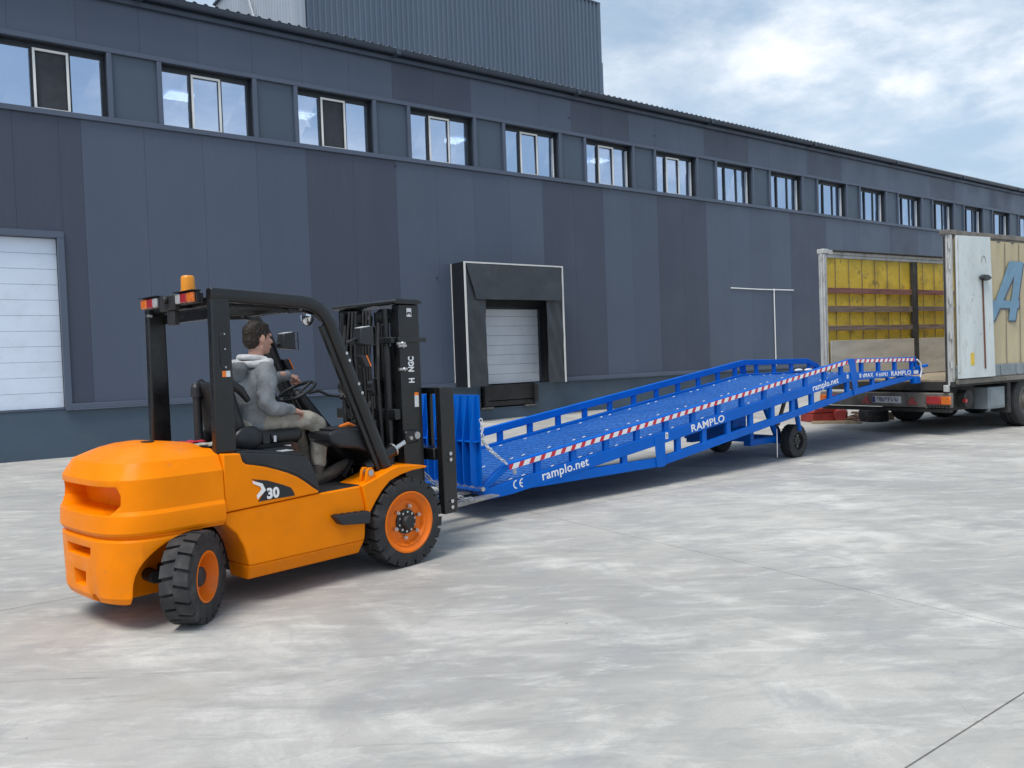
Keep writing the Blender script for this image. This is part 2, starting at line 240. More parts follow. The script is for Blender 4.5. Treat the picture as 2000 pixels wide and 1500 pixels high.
# ---------------------------------------------------------------- mesh helpers
class B:
    def __init__(s): s.bm = bmesh.new()
    def face(s, vs, mi=0):
        try:
            f = s.bm.faces.new(vs); f.material_index = mi; return f
        except ValueError: return None
    def hexa(s, P, mi=0):
        v = [s.bm.verts.new(p) for p in P]
        for q in ((0, 3, 2, 1), (4, 5, 6, 7), (0, 1, 5, 4), (1, 2, 6, 5), (2, 3, 7, 6), (3, 0, 4, 7)): s.face([v[i] for i in q], mi)
        return v
    def box(s, x0, x1, y0, y1, z0, z1, mi=0):
        return s.hexa([(x0, y0, z0), (x1, y0, z0), (x1, y1, z0), (x0, y1, z0), (x0, y0, z1), (x1, y0, z1), (x1, y1, z1), (x0, y1, z1)], mi)
    def prism(s, pts, axis, a, b, mi=0):
        f = {'x': lambda p, t: (t, p[0], p[1]), 'y': lambda p, t: (p[0], t, p[1]), 'z': lambda p, t: (p[0], p[1], t)}[axis]
        A = [s.bm.verts.new(f(p, a)) for p in pts]; C = [s.bm.verts.new(f(p, b)) for p in pts]; k = len(pts)
        s.face(A, mi); s.face(C[::-1], mi)
        for i in range(k): s.face([A[i], C[i], C[(i + 1) % k], A[(i + 1) % k]], mi)
        return A + C
    def ring(s, c, u, v, r, n): return [s.bm.verts.new(c + u * (r * math.cos(2 * math.pi * i / n)) + v * (r * math.sin(2 * math.pi * i / n))) for i in range(n)]
    def skin(s, A, C, mi=0):
        k = len(A)
        for i in range(k): s.face([A[i], A[(i + 1) % k], C[(i + 1) % k], C[i]], mi)
    def cyl(s, p0, p1, r0, r1=None, n=16, mi=0):
        p0 = Vector(p0); p1 = Vector(p1); d = (p1 - p0).normalized(); u = d.orthogonal().normalized(); v = d.cross(u); r1 = r0 if r1 is None else r1
        A = s.ring(p0, u, v, r0, n); C = s.ring(p1, u, v, r1, n); s.skin(A, C, mi); s.face(A[::-1], mi); s.face(C, mi)
    def tube(s, path, r, n=8, mi=0, closed=False):
        P = [Vector(p) for p in path]; k = len(P); rings = []; u = None
        for i in range(k):
            a = P[(i - 1) % k] if (closed or i > 0) else P[i]; b = P[(i + 1) % k] if (closed or i < k - 1) else P[i]
            d = (b - a).normalized()
            u = d.orthogonal().normalized() if u is None else (u - d * u.dot(d)).normalized()
            rr = r[i] if isinstance(r, (list, tuple)) else r
            rings.append(s.ring(P[i], u, d.cross(u), rr, n))
        for i in range(k - 1): s.skin(rings[i], rings[i + 1], mi)
        if closed: s.skin(rings[-1], rings[0], mi)
        else: s.face(rings[0][::-1], mi); s.face(rings[-1], mi)
    def sweep(s, path, sec, side=(0, 1, 0), mi=0):
        P = [Vector(p) for p in path]; side = Vector(side); k = len(P); rings = []
        for i in range(k):
            d = (P[min(i + 1, k - 1)] - P[max(i - 1, 0)]).normalized(); up = side.cross(d).normalized()
            f = 1.0
            if 0 < i < k - 1:
                d1 = (P[i] - P[i - 1]).normalized(); d2 = (P[i + 1] - P[i]).normalized(); f = 1 / max(.5, math.cos(d1.angle(d2) / 2))
            rings.append([s.bm.verts.new(P[i] + side * a + up * (b * f)) for a, b in sec])
        for i in range(k - 1): s.skin(rings[i], rings[i + 1], mi)
        s.face(rings[0][::-1], mi); s.face(rings[-1], mi)
    def lathe(s, prof, c, axis, n=32, mi=0, close=False, cap=True):
        c = Vector(c); d = Vector(axis).normalized(); u = d.orthogonal().normalized(); v = d.cross(u)
        rings = [s.ring(c + d * h, u, v, max(r, 1e-4), n) for r, h in prof]
        for i in range(len(rings) - 1): s.skin(rings[i], rings[i + 1], mi)
        if close: s.skin(rings[-1], rings[0], mi)
        elif cap: s.face(rings[0][::-1], mi); s.face(rings[-1], mi)
    def sphere(s, c, r, nu=16, nv=10, mi=0, rot=None):
        if isinstance(r, (int, float)): r = (r, r, r)
        c = Vector(c); rings = []
        def pt(a, b):
            q = Vector((r[0] * math.sin(b) * math.cos(a), r[1] * math.sin(b) * math.sin(a), r[2] * math.cos(b)))
            if rot is not None: q = rot @ q
            return s.bm.verts.new(c + q)
        top = pt(0, 0); bot = pt(0, math.pi)
        for j in range(1, nv): rings.append([pt(2 * math.pi * i / nu, math.pi * j / nv) for i in range(nu)])
        for j in range(nv - 2): s.skin(rings[j], rings[j + 1], mi)
        for i in range(nu):
            s.face([top, rings[0][i], rings[0][(i + 1) % nu]], mi); s.face([bot, rings[-1][(i + 1) % nu], rings[-1][i]], mi)
    def capsule(s, p0, r0, p1, r1, n=14):
        s.cyl(p0, p1, r0, r1, n); s.sphere(p0, r0, n, 8); s.sphere(p1, r1, n, 8)
    def mesh(s, name, sharp=38):
        bmesh.ops.recalc_face_normals(s.bm, faces=s.bm.faces)
        for f in s.bm.faces: f.smooth = True
        t = R(sharp)
        for e in s.bm.edges:
            e.smooth = len(e.link_faces) == 2 and e.calc_face_angle(0) < t
        me = bpy.data.meshes.new(name); s.bm.to_mesh(me); s.bm.free(); return me
    def build(s, name, m, parent=None, bevel=0., sharp=38, seg=2):
        return link(name, s.mesh(name, sharp), m, parent, bevel, seg)
def link(name, me, m, parent=None, bevel=0., seg=2):
    if len(me.materials) == 0:
        for k in (m if isinstance(m, (list, tuple)) else [m]): me.materials.append(k)
    o = bpy.data.objects.new(name, me); col.objects.link(o)
    if parent: o.parent = parent
    if bevel:
        b = o.modifiers.new('bevel', 'BEVEL'); b.width = bevel; b.segments = seg; b.limit_method = 'ANGLE'; b.angle_limit = R(40)
    return o
def tag(o, label=None, cat=None, group=None, kind=None):
    for k, v in (('label', label), ('category', cat), ('group', group), ('kind', kind)):
        if v: o[k] = v
    return o
def thing(name, label, cat, loc=(0, 0, 0), rz=0., group=None):
    o = bpy.data.objects.new(name, None); col.objects.link(o); o.location = loc; o.rotation_euler = (0, 0, rz); o.empty_display_size = .2
    return tag(o, label, cat, group)
def bx(name, m, parent, x0, x1, y0, y1, z0, z1, bevel=0.):
    b = B(); b.box(x0, x1, y0, y1, z0, z1); return b.build(name, m, parent, bevel)
def cut(o, cb):
    c = link('cutter', cb.mesh('cutter'), o.data.materials[0], o.parent)
    md = o.modifiers.new('cut', 'BOOLEAN'); md.object = c; md.operation = 'DIFFERENCE'; md.solver = 'EXACT'
    bpy.context.view_layer.update(); dg = bpy.context.evaluated_depsgraph_get()
    me = bpy.data.meshes.new_from_object(o.evaluated_get(dg)); old = o.data
    o.modifiers.remove(md); o.data = me; bpy.data.meshes.remove(old); bpy.data.objects.remove(c, do_unlink=True)
def flat_text(name, body, size, m, parent, loc, rot, bold=.0, depth=.0012, width=1.0, space=1.0):
    cu = bpy.data.curves.new(name, 'FONT'); cu.body = body; cu.size = size; cu.offset = bold; cu.extrude = depth; cu.space_character = space; cu.resolution_u = 3
    t = bpy.data.objects.new(name, cu); col.objects.link(t); bpy.context.view_layer.update()
    me = bpy.data.meshes.new_from_object(t.evaluated_get(bpy.context.evaluated_depsgraph_get())); bpy.data.objects.remove(t, do_unlink=True); bpy.data.curves.remove(cu)
    me.materials.clear(); o = link(name, me, m, parent); o.location = loc; o.rotation_euler = rot; o.scale = (width, 1, 1); return o
def chain_links(b, path, link_len=.034, wire=.0038):
    P = [Vector(p) for p in path]; d = []; 
    for i in range(len(P) - 1): d.append((P[i + 1] - P[i]).length)
    tot = sum(d); k = int(tot / (link_len * .78)); flip = 0
    def at(t):
        for i, q in enumerate(d):
            if t <= q or i == len(d) - 1: return P[i].lerp(P[i + 1], min(1, t / q)), (P[i + 1] - P[i]).normalized()
            t -= q
    for j in range(k):
        c, dr = at((j + .5) * tot / k); u = dr.orthogonal().normalized(); v = dr.cross(u); s = u if flip else v; flip = 1 - flip
        a = link_len / 2; h = link_len * .3
        b.tube([c + dr * (a * math.cos(q)) + s * (h * math.sin(q)) for q in [2 * math.pi * i / 8 for i in range(8)]], wire, 5, closed=True)
def remesh(o, vox, smooth=4):
    r = o.modifiers.new('remesh', 'REMESH'); r.mode = 'VOXEL'; r.voxel_size = vox; r.use_smooth_shade = True
    if smooth:
        s = o.modifiers.new('smooth', 'SMOOTH'); s.factor = .5; s.iterations = smooth

# ---------------------------------------------------------------- yard
b = B(); b.box(-500, 700, -500, 700, -.6, -.014); ground = b.build('ground', M['joint']); tag(ground, kind='structure', label='pale weathered concrete yard paved in large square slabs')
b = B(); g = .0045; S5 = 5.1
v = b.prism([(g, g), (S5 - g, g), (S5 - g + .07 * S5, S5 - g), (g + .07 * S5, S5 - g)], 'z', -.012, 0)
slab = b.mesh('slab'); slab.materials.append(M['yard'])
for j in range(-5, 5):
    for i in range(-4, 11):
        y = 1.61 + S5 * j; x = 5.0 + .07 * (y - 2) + S5 * i
        if j < -2 and (i < -3 or i > 4): continue
        o = bpy.data.objects.new('slab', slab); col.objects.link(o); o.parent = ground
        o.location = (x, y, random.uniform(-.0015, .0015) if (i, j) != (0, 0) else 0)
b = B()
b.box(-300, 300, -300, 18.4, -.013, -.0125)
far = b.build('outer_paving', M['yard'], ground)

# ---------------------------------------------------------------- warehouse
D = 18.45; X0, X1 = -26.0, 74.0
wh = thing('warehouse', 'long dark slate warehouse with a strip of upper windows and loading doors', 'building', (0, D, 0))
PZ0, PZ1, SZ, HZ, EZ = .95, 1.06, 6.84, 8.16, 9.20
# door openings
DL = (-2.6, 2.82, .985, 4.335); DD = (12.5, 15.12, .955, 3.10)
def strip(b, z0, z1, holes, y0, y1):
    x = X0
    for a, c in holes:
        if a > x: b.box(x, a, y0, y1, z0, z1)
        x = c
    b.box(x, X1, y0, y1, z0, z1)
WIN = [(1.94 + 3.0125 * k - .0, 3.885 + 3.0125 * k) for k in range(-6, 20)]
b = B()
strip(b, .97, 3.10, [DL[:2], DD[:2]], .06, .30); strip(b, 3.10, 4.335, [DL[:2]], .06, .30); strip(b, 4.335, SZ - .06, [], .06, .30)
strip(b, SZ - .06, HZ + .06, WIN, .06, .30); strip(b, HZ + .06, 9.36, [], .06, .30)
b.box(X0, X1, 13.8, 14, 0, 9.9); b.box(X0, X0 + .2, .31, 13.79, 0, 9.3); b.box(X1 - .2, X1, .31, 13.79, 0, 9.3)
b.build('wall', M['core'], wh)
b = B(); strip(b, -.3, PZ0 - .003, [(12.88, 14.74)], .035, .5); b.box(12.88, 14.74, .035, .5, -.3, .32); b.build('plinth', M['plinth'], wh)
b = B(); strip(b, PZ0, PZ1, [(-2.72, 2.945), (12.05, 15.42)], -.055, .055); b.prism([(-.075, PZ0 - .02), (-.055, PZ0 - .02), (-.055, PZ0), (-.075, PZ0)], 'x', 2.95, 12.04)
b.prism([(-.075, PZ0 - .02), (-.055, PZ0 - .02), (-.055, PZ0), (-.075, PZ0)], 'x', 15.43, X1); b.build('plinth_trim', M['trim'], wh, .006)
b = B(); b.box(X0, X1, -.06, .055, 6.735, SZ); b.build('sill_trim', M['trim'], wh, .006)
b = B(); b.box(X0, X1, -.05, .055, HZ, 8.255); b.build('head_trim', M['trim'], wh, .006)
MOD = 1.1915
def seams(k0): return [3.352 + MOD * (k0 + i) for i in range(0, 90)]
dark_lo = [(-6, 3.4), (8.0, 10.55), (15.2, 17.7), (19.95, 22.45), (27.1, 29.6), (34.4, 36.9), (41.4, 44.0), (48, 50.6)]
dark_up = [(10.4, 12.95), (16.3, 18.9), (22.2, 24.85), (28.2, 30.85), (38.0, 40.6), (44.2, 46.8)]; mid_up = [(3.3, 5.8)]
def tone(x, lst): return any(a <= x <= c for a, c in lst)
xs = seams(-18)
for i in range(len(xs) - 1):
    a, c = xs[i] + .0018, xs[i + 1] - .0018; mid = (a + c) / 2
    if c > 70: break
    m_ = M['pan_d'] if tone(mid, dark_lo) else (M['pan_m'] if (i * 7) % 5 == 2 else M['pan_l'])
    if c <= -2.75 or a >= 2.95: parts_ = [(a, c, PZ1 + .003, 6.732)]
    elif a < 2.95 < c: parts_ = [(a, 2.948, 4.468, 6.732), (2.951, c, PZ1 + .003, 6.732)]
    elif a > -2.72: parts_ = [(a, c, 4.468, 6.732)]
    else: parts_ = [(a, c, 4.468, 6.732)]
    for (p0, p1, z0, z1) in parts_:
        if p0 < 12.05 + .1 and p1 > 12.05 - .1 or (p0 > 12.0 and p1 < 15.45) or (p0 < 15.41 < p1):
            if p0 < 12.08: bx('facade_panel', m_, wh, p0, 12.08, -.0, .058, z0, 4.17, 0); bx('facade_panel', m_, wh, p0, p1, 0, .058, 4.173, z1)
            elif p1 > 15.38: bx('facade_panel', m_, wh, 15.38, p1, 0, .058, z0, 4.17, 0); bx('facade_panel', m_, wh, p0, p1, 0, .058, 4.173, z1)
            else: bx('facade_panel', m_, wh, p0, p1, 0, .058, 4.173, z1)
        else: bx('facade_panel', m_, wh, p0, p1, 0, .058, z0, z1)
    mu = M['pan_d'] if tone(mid, dark_up) else (M['pan_m'] if tone(mid, mid_up) else M['pan_l'])
    bx('facade_panel', mu, wh, a, c, 0, .058, 8.258, 9.197)
# window band
for k, (a, c) in enumerate(WIN):
    nx = WIN[k + 1][0] if k + 1 < len(WIN) else c + 1
    bx('infill_panel', M['infill'], wh, c + .098, nx - .098, .02, .058, SZ + .003, HZ - .003)
    for q0, q1 in ((c + .001, c + .096), (nx - .096, nx - .001)): bx('window_jamb_trim', M['trim'], wh, q0, q1, -.045, .057, SZ + .002, HZ - .002, .005)
    if a > 60 or c < -8: continue
    # window: dark frame, three panes
    b = B(); y0, y1 = .17, .235
    b.box(a, c, y0, y1, SZ - .05, SZ + .035); b.box(a, c, y0, y1, 8.045, HZ + .05)
    cols_ = [(a, a + .055), (a + .61, a + .675), (a + 1.25, a + 1.315), (c - .065, c)]
    for q0, q1 in cols_: b.box(q0, q1, y0 - .002, y1 + .002, SZ + .036, 8.044)
    b.box(a, c, .03, .16, HZ - .01, HZ + .05); b.box(a, a + .012, .03, .168, SZ, HZ - .012); b.box(c - .012, c, .03, .168, SZ, HZ - .012)
    b.box(a + .013, c - .013, .03, .168, SZ - .055, SZ - .01)
    win = b.build('window', M['dtrim'], wh, .004)
    for q in range(3):
        p0, p1 = cols_[q][1], cols_[q + 1][0]
        bb = B(); tilt = random.uniform(-.004, .004)
        bb.hexa([(p0, .200 + tilt, SZ + .03), (p1, .200 - tilt, SZ + .03), (p1, .206 - tilt, SZ + .03), (p0, .206 + tilt, SZ + .03),
                 (p0, .200 - tilt, 8.05), (p1, .200 + tilt, 8.05), (p1, .206 + tilt, 8.05), (p0, .206 - tilt, 8.05)])
        if not (q == 1 and k in (6, 8)): bb.build('pane', M['glass'], win)
        else:
            bb.bm.free()
            bb = B(); bb.box(p0 - .02, p1 + .02, .196, .2, SZ + .03, 8.05); bb.build('insect_screen', M['screen'], win)
        if q != 1 and k > 3:     # inner sash line
            bx('sash_bead', M['screenfr'] if k > 9 and q == 2 else M['dtrim'], win, p1 - .018, p1 - .004, .15, .196, SZ + .04, 8.03)
    if 6 <= k <= 12:
        p0, p1 = cols_[1][1] - .03, cols_[2][0] + .03; z0, z1 = SZ + .02, 8.06; t = .045
        bb = B(); bb.box(p0, p1, .135, .165, z0, z0 + t); bb.box(p0, p1, .135, .165, z1 - t, z1)
        bb.box(p0, p0 + t, .135, .165, z0 + t, z1 - t); bb.box(p1 - t, p1, .135, .165, z0 + t, z1 - t); bb.build('screen_frame', M['screenfr'], win, .003)
        if k in (9, 10):    # tilted open vent sash behind the screen
            bb = B(); bb.prism([(.21, SZ + .06), (.23, SZ + .06), (.42, 7.98), (.40, 7.98)], 'x', p0 + .05, p1 - .05); bb.build('vent_sash', M['dtrim'], win)
# rooms behind the windows
b = B(); b.box(X0 + .25, X1 - .25, 4.5, 4.6, 6.2, 8.75); b.box(X0 + .25, X1 - .25, .32, 4.49, 8.70, 8.75); b.box(X0 + .25, X1 - .25, .32, 4.49, 6.2, 6.25); b.build('upper_room', M['room'], wh)
for nm, x, y in (('left of the ribbed tower, second window', 6.05, 1.5), ('third window', 8.0, 1.3), ('fourth window', 12.35, 1.4), ('sixth window', 18.0, 1.5)):
    o = bx('ceiling_light', M['lamp'], None, -.31, .31, -.31, .31, -.02, 0); o.location = {6.05: (6.33, 22.06, 8.66), 8.0: (9.60, 22.05, 8.66), 12.35: (14.74, 22.2, 8.66), 18.0: (20.8, 21.94, 8.66)}[x]
    tag(o, {6.05: 'white square ceiling light seen through the second upper window from the left', 8.0: 'white square ceiling light behind the third upper window from the left',
            12.35: 'white square ceiling light behind the fourth upper window from the left', 18.0: 'white square ceiling light behind the sixth upper window from the left'}[x], 'ceiling light', 'ceiling lights in the upper rooms')
# eaves, gutter and roof
b = B(); b.box(X0, X1, -.10, .055, 9.2, 9.30); b.box(X0, X1, -.04, .058, 9.301, 9.42); b.build('eaves_fascia', M['gutter'], wh, .006)
b = B(); pr = [(-.20 + .105 * math.cos(t), 9.43 + .105 * math.sin(t)) for t in [math.pi + math.pi * i / 10 for i in range(11)]]
pr2 = [(-.20 + .092 * math.cos(t), 9.43 + .092 * math.sin(t)) for t in [2 * math.pi - math.pi * i / 10 for i in range(11)]]
b.prism(pr + pr2, 'x', X0, X1); b.tube([(X0, -.305, 9.43), (X1, -.305, 9.43)], .011, 8)
b.build('gutter', M['gutter'], wh)
for k in range(-4, 12):
    bx('gutter_joint', M['gutter'], wh, 34.55 - 6 * k - .06, 34.55 - 6 * k + .06, -.32, -.08, 9.30, 9.445, .01)
b = B(); per = .235; prof = [(0, 0), (.125, 0), (.145, .032), (.195, .032), (.235, 0)]; x = X0; top0 = []; top1 = []
while x < X1 - per:
    for dx, dz in prof[:-1]:
        top0.append(b.bm.verts.new((x + dx, -.17, 9.50 + dz))); top1.append(b.bm.verts.new((x + dx, 14.0, 10.2 + dz)))
    x += per
for i in range(len(top0) - 1): b.face([top0[i], top0[i + 1], top1[i + 1], top1[i]])
o = b.build('roof', M['roof'], wh, sharp=20); sd_ = o.modifiers.new('t', 'SOLIDIFY'); sd_.thickness = .006
# left sectional door
b = B(); b.box(2.825, 2.948, -.05, .30, .93, 4.335); b.box(-2.72, 2.948, -.05, .30, 4.337, 4.465); b.box(-2.72, -2.6, -.05, .3, .93, 4.335); b.box(-2.6, 2.82, .02, .3, .953, .982)
sdoor = b.build('sectional_door', M['trim'], wh, .006)
for k in range(11):
    z0 = .99 + .304 * k; bx('door_panel', M['doorp'], sdoor, -2.6, 2.822, .10, .14, z0 + .0025, min(z0 + .3015, 4.334), .004)
bx('door_backing', M['doorg'], sdoor, -2.6, 2.82, .142, .16, .99, 4.334)
# dock door, shelter and leveller
b = B(); b.prism([(12.5, .96), (12.6, .96), (12.6, 3.03), (15.04, 3.03), (15.04, .96), (15.12, .96), (15.12, 3.098), (12.5, 3.098)], 'y', .05, .135); dd = b.build('dock_door', M['dtrim'], wh)
for k in range(8): bx('door_panel', M['doorg'], dd, 12.602, 15.038, .14, .18, .965 + .267 * k + .003, .965 + .267 * (k + 1) - .003, .005)
FY = -.60
b = B(); b.box(12.05, 12.09, FY, -.002, .95, 4.17); b.box(15.37, 15.41, FY, -.002, .95, 4.17); b.box(12.05, 15.41, FY, -.002, 4.172, 4.20)
sh = b.build('dock_shelter', M['pvc_d'], wh)
def curtain(x0, x1, nm='side_curtain'):
    b = B(); nx, nz = 8, 26; G = []
    for j in range(nz + 1):
        z = .95 + (4.165 - .95) * j / nz
        G.append([b.bm.verts.new((x0 + (x1 - x0) * i / nx, FY + .01 + .018 * math.sin(i * 1.3 + j * .7) * (.3 + .7 * abs(math.sin(j * .35))) - .012 * math.sin(j * .5 + x0), z)) for i in range(nx + 1)])
    for j in range(nz):
        for i in range(nx): b.face([G[j][i], G[j][i + 1], G[j + 1][i + 1], G[j + 1][i]])
    o = b.build(nm, M['pvc'], sh, sharp=80); s_ = o.modifiers.new('t', 'SOLIDIFY'); s_.thickness = .006; return o
curtain(12.09, 12.70); curtain(14.79, 15.37)
b = B(); nx, nz = 14, 6; G = []
for j in range(nz + 1):
    t = j / nz; z = 4.15 - .92 * t; xa = 12.12 + .24 * t; xb = 15.36 - .10 * t
    G.append([b.bm.verts.new((xa + (xb - xa) * i / nx, FY - .03 - .05 * t + .012 * math.sin(i * .9 + j), z)) for i in range(nx + 1)])
for j in range(nz):
    for i in range(nx): b.face([G[j][i], G[j][i + 1], G[j + 1][i + 1], G[j + 1][i]])
o = b.build('head_curtain', M['pvc'], sh, sharp=80); s_ = o.modifiers.new('t', 'SOLIDIFY'); s_.thickness = .006
for q in ((12.045, 12.10, FY - .02, FY + .005, .94, 4.205), (15.36, 15.415, FY - .02, FY + .005, .94, 4.205), (12.102, 15.358, FY - .02, FY + .005, 4.165, 4.205), (12.035, 12.048, -.03, -.003, .94, 4.2)):
    bx('edge_strip', M['strip'], sh, *q, .004)
b = B(); b.box(12.90, 14.72, -.02, .45, .86, .94); b.box(12.90, 14.72, -.06, -.021, .52, .93); b.box(12.95, 14.66, -.03, .4, .36, .50); b.box(14.62, 14.735, -.16, -.062, .42, .90); b.box(12.89, 13.0, -.16, -.062, .42, .90)
b.build('dock_leveller', M['matte'], wh, .008)
for q0, q1 in ((12.86, 13.25), (14.35, 14.76)): bx('leveller_ledge', M['bumper'], wh, q0, q1, -.05, .03, .30, .345)
b = B(); b.tube([(23.6, -.03, 3.84), (25.1, -.03, 3.825), (27.25, -.03, 3.84)], .02, 8); b.tube([(26.05, -.035, 3.83), (26.05, -.035, 1.02)], .02, 8); b.box(26.02, 26.08, -.06, -.01, 3.79, 3.86)
b.build('cable_conduit', M['white'], wh)
for x, z in ((10.5, 6.60), (11.6, 3.82), (20.0, 8.62), (16.39, 8.66)):
    b = B(); b.cyl((x, .002, z), (x, -.03, z), .02, n=8); b.build('anchor_stub', M['dtrim'], wh)

# ---------------------------------------------------------------- tower behind
tw = thing('ribbed_tower', 'tall blue grey ribbed metal tower rising behind the warehouse roof', 'building', (10.86, D + 6, 0))
def ribbed(length, h, per=.2, dep=.055):
    P = []; x = 0
    while x < length - per:
        P += [(x, 0), (x + .11, 0), (x + .125, -dep), (x + .175, -dep)]; x += per
    P.append((length, 0)); return P
LF = 12.65; TH = 15.72
b = B(); P = ribbed(LF, TH); b.prism(P + [(LF, .15), (0, .15)], 'z', 8.2, TH); b.build('front_cladding', M['towf'], tw, sharp=15)
b = B(); P = ribbed(8, TH, .24, .03); b.prism([(y, x) for x, y in P] + [(.14, 8), (.14, .16)], 'z', 8.2, TH + .3); b.build('side_cladding', M['tows'], tw, sharp=15)
b = B(); b.box(LF - .02, LF, .16, 8, 8.2, TH); b.build('far_side_cladding', M['towf'], tw)
b = B(); b.box(-.07, .05, -.07, -.036, 8.2, TH + .3); b.box(-.07, -.036, -.035, .12, 8.2, TH + .3); b.build('corner_flashing', M['tows'], tw)
b = B(); b.box(LF - .06, LF + .06, -.06, .05, 8.2, 13.4); b.box(LF - .06, LF + .02, -.055, .05, 13.4, TH + .02); b.build('corner_flashing', M['towf'], tw)
b = B(); b.box(-.1, LF + .04, -.05, 8.1, TH + .001, TH + .07); b.build('parapet_cap', M['gutter'], tw)
b = B(); b.tube([(-.12, 1.2, 9.0), (-.12, 4.6, 15.2)], .05, 6); b.build('brace', M['tows'], tw)
b = B()
for k in range(9): b.tube([(LF - 2.2 + .25 * k, .3, TH), (LF - 2.2 + .25 * k, .3, TH + .8)], .02, 6)
b.tube([(LF - 2.3, .3, TH + .35), (LF, .3, TH + .35)], .03, 6); b.tube([(LF - 2.3, .3, TH + .8), (LF, .3, TH + .8)], .03, 6); b.build('roof_railing', M['rust'], tw)

# ---------------------------------------------------------------- forklift (x forward, y to its left, z up; origin under the front axle)
FL, FA = (3.148, 6.309, 0.0), R(10.5)
fk = thing('forklift', 'orange counterbalance forklift with black overhead guard and amber beacon', 'forklift', FL, FA)
# counterweight: stacked plan outlines
def plan(w_, r_, n=3.3, xf=-1.538, xc=-1.80, k=20):
    P = [(xf, -w_)]
    for i in range(k + 1):
        t = math.pi / 2 * i / k; P.append((xc - (xc - r_) * math.sin(t) ** (2 / n), -w_ * math.cos(t) ** (2 / n)))
    return P + [(x, -y) for x, y in P[-2::-1]]
lev = [(.168, .49, -2.185), (.188, .53, -2.23), (.225, .552, -2.245), (.45, .562, -2.25), (.572, .566, -2.252), (.585, .560, -2.245), (.592, .546, -2.23), (.604, .546, -2.23), (.612, .566, -2.252), (.63, .576, -2.262),
       (.70, .580, -2.258), (.735, .576, -2.255), (.76, .562, -2.245), (.952, .556, -2.235), (1.05, .505, -2.175), (1.088, .40, -2.10)]
b = B(); prev = None
for z, w_, r_ in lev:
    ring = [b.bm.verts.new((x, y, z)) for x, y in plan(w_, r_)]
    if prev: b.skin(prev, ring)
    else: b.face(ring[::-1])
    prev = ring
for s_, dz in ((.8, 1.115), (.55, 1.138), (.28, 1.15)):
    ring = [b.bm.verts.new((-1.80 + (v.co.x + 1.80) * s_ if v.co.x < -1.80 else v.co.x, v.co.y * s_, dz - (0.035 if v.co.x > -1.6 else 0))) for v in ([q for q in prev] if s_ == .8 else base_)]
    if s_ == .8: base_ = prev
    b.skin(prev, ring); prev = ring
b.face(prev)
cw = b.build('counterweight', M['orange'], fk, sharp=13)
ARCH = [(-2.128, .05), (-2.126, .25), (-2.122, .31), (-2.112, .362), (-2.093, .408), (-2.066, .45), (-2.03, .488), (-1.985, .523), (-1.935, .551), (-1.88, .573), (-1.82, .587), (-1.75, .594), (-1.3, .594), (-1.3, .05)]
for fn in (lambda c: c.prism(ARCH, 'y', -.9, -.24), lambda c: c.prism(ARCH, 'y', .24, .9),
           lambda c: c.prism([(-.43, .915), (.43, .915), (.455, .86), (.455, .80), (.40, .742), (-.40, .742), (-.455, .80), (-.455, .86)], 'x', -2.5, -1.95),
           lambda c: c.prism([(-.19, .528), (.19, .528), (.18, .462), (-.18, .462)], 'x', -2.5, -2.08),
           lambda c: c.prism([(-.10, .366), (.10, .366), (.085, .268), (-.085, .268)], 'x', -2.5, -2.05),
           lambda c: c.cyl((-2.5, -.20, .20), (-2.0, -.20, .20), .04, n=14)):
    cb = B(); fn(cb); cut(cw, cb)
bv = cw.modifiers.new('b', 'BEVEL'); bv.width = .008; bv.segments = 2; bv.limit_method = 'ANGLE'; bv.angle_limit = R(50)
bx('slot_lining', M['orange'], fk, -2.02, -1.96, -.5, .5, .70, .935)
b = B(); b.cyl((-2.13, 0, .24), (-2.13, 0, .40), .022, n=12); b.build('tow_pin', M['zinc'], fk)
b = B(); b.cyl((-1.83, -.12, 1.1485), (-1.83, -.12, 1.1535), .042, n=20); b.build('filler_cap', M['matte'], fk)
b = B(); b.prism([(-2.0, .22), (-1.56, .22), (-1.56, .5), (-2.0, .5)], 'y', -.23, .23); b.build('rear_frame', M['matte'], fk)
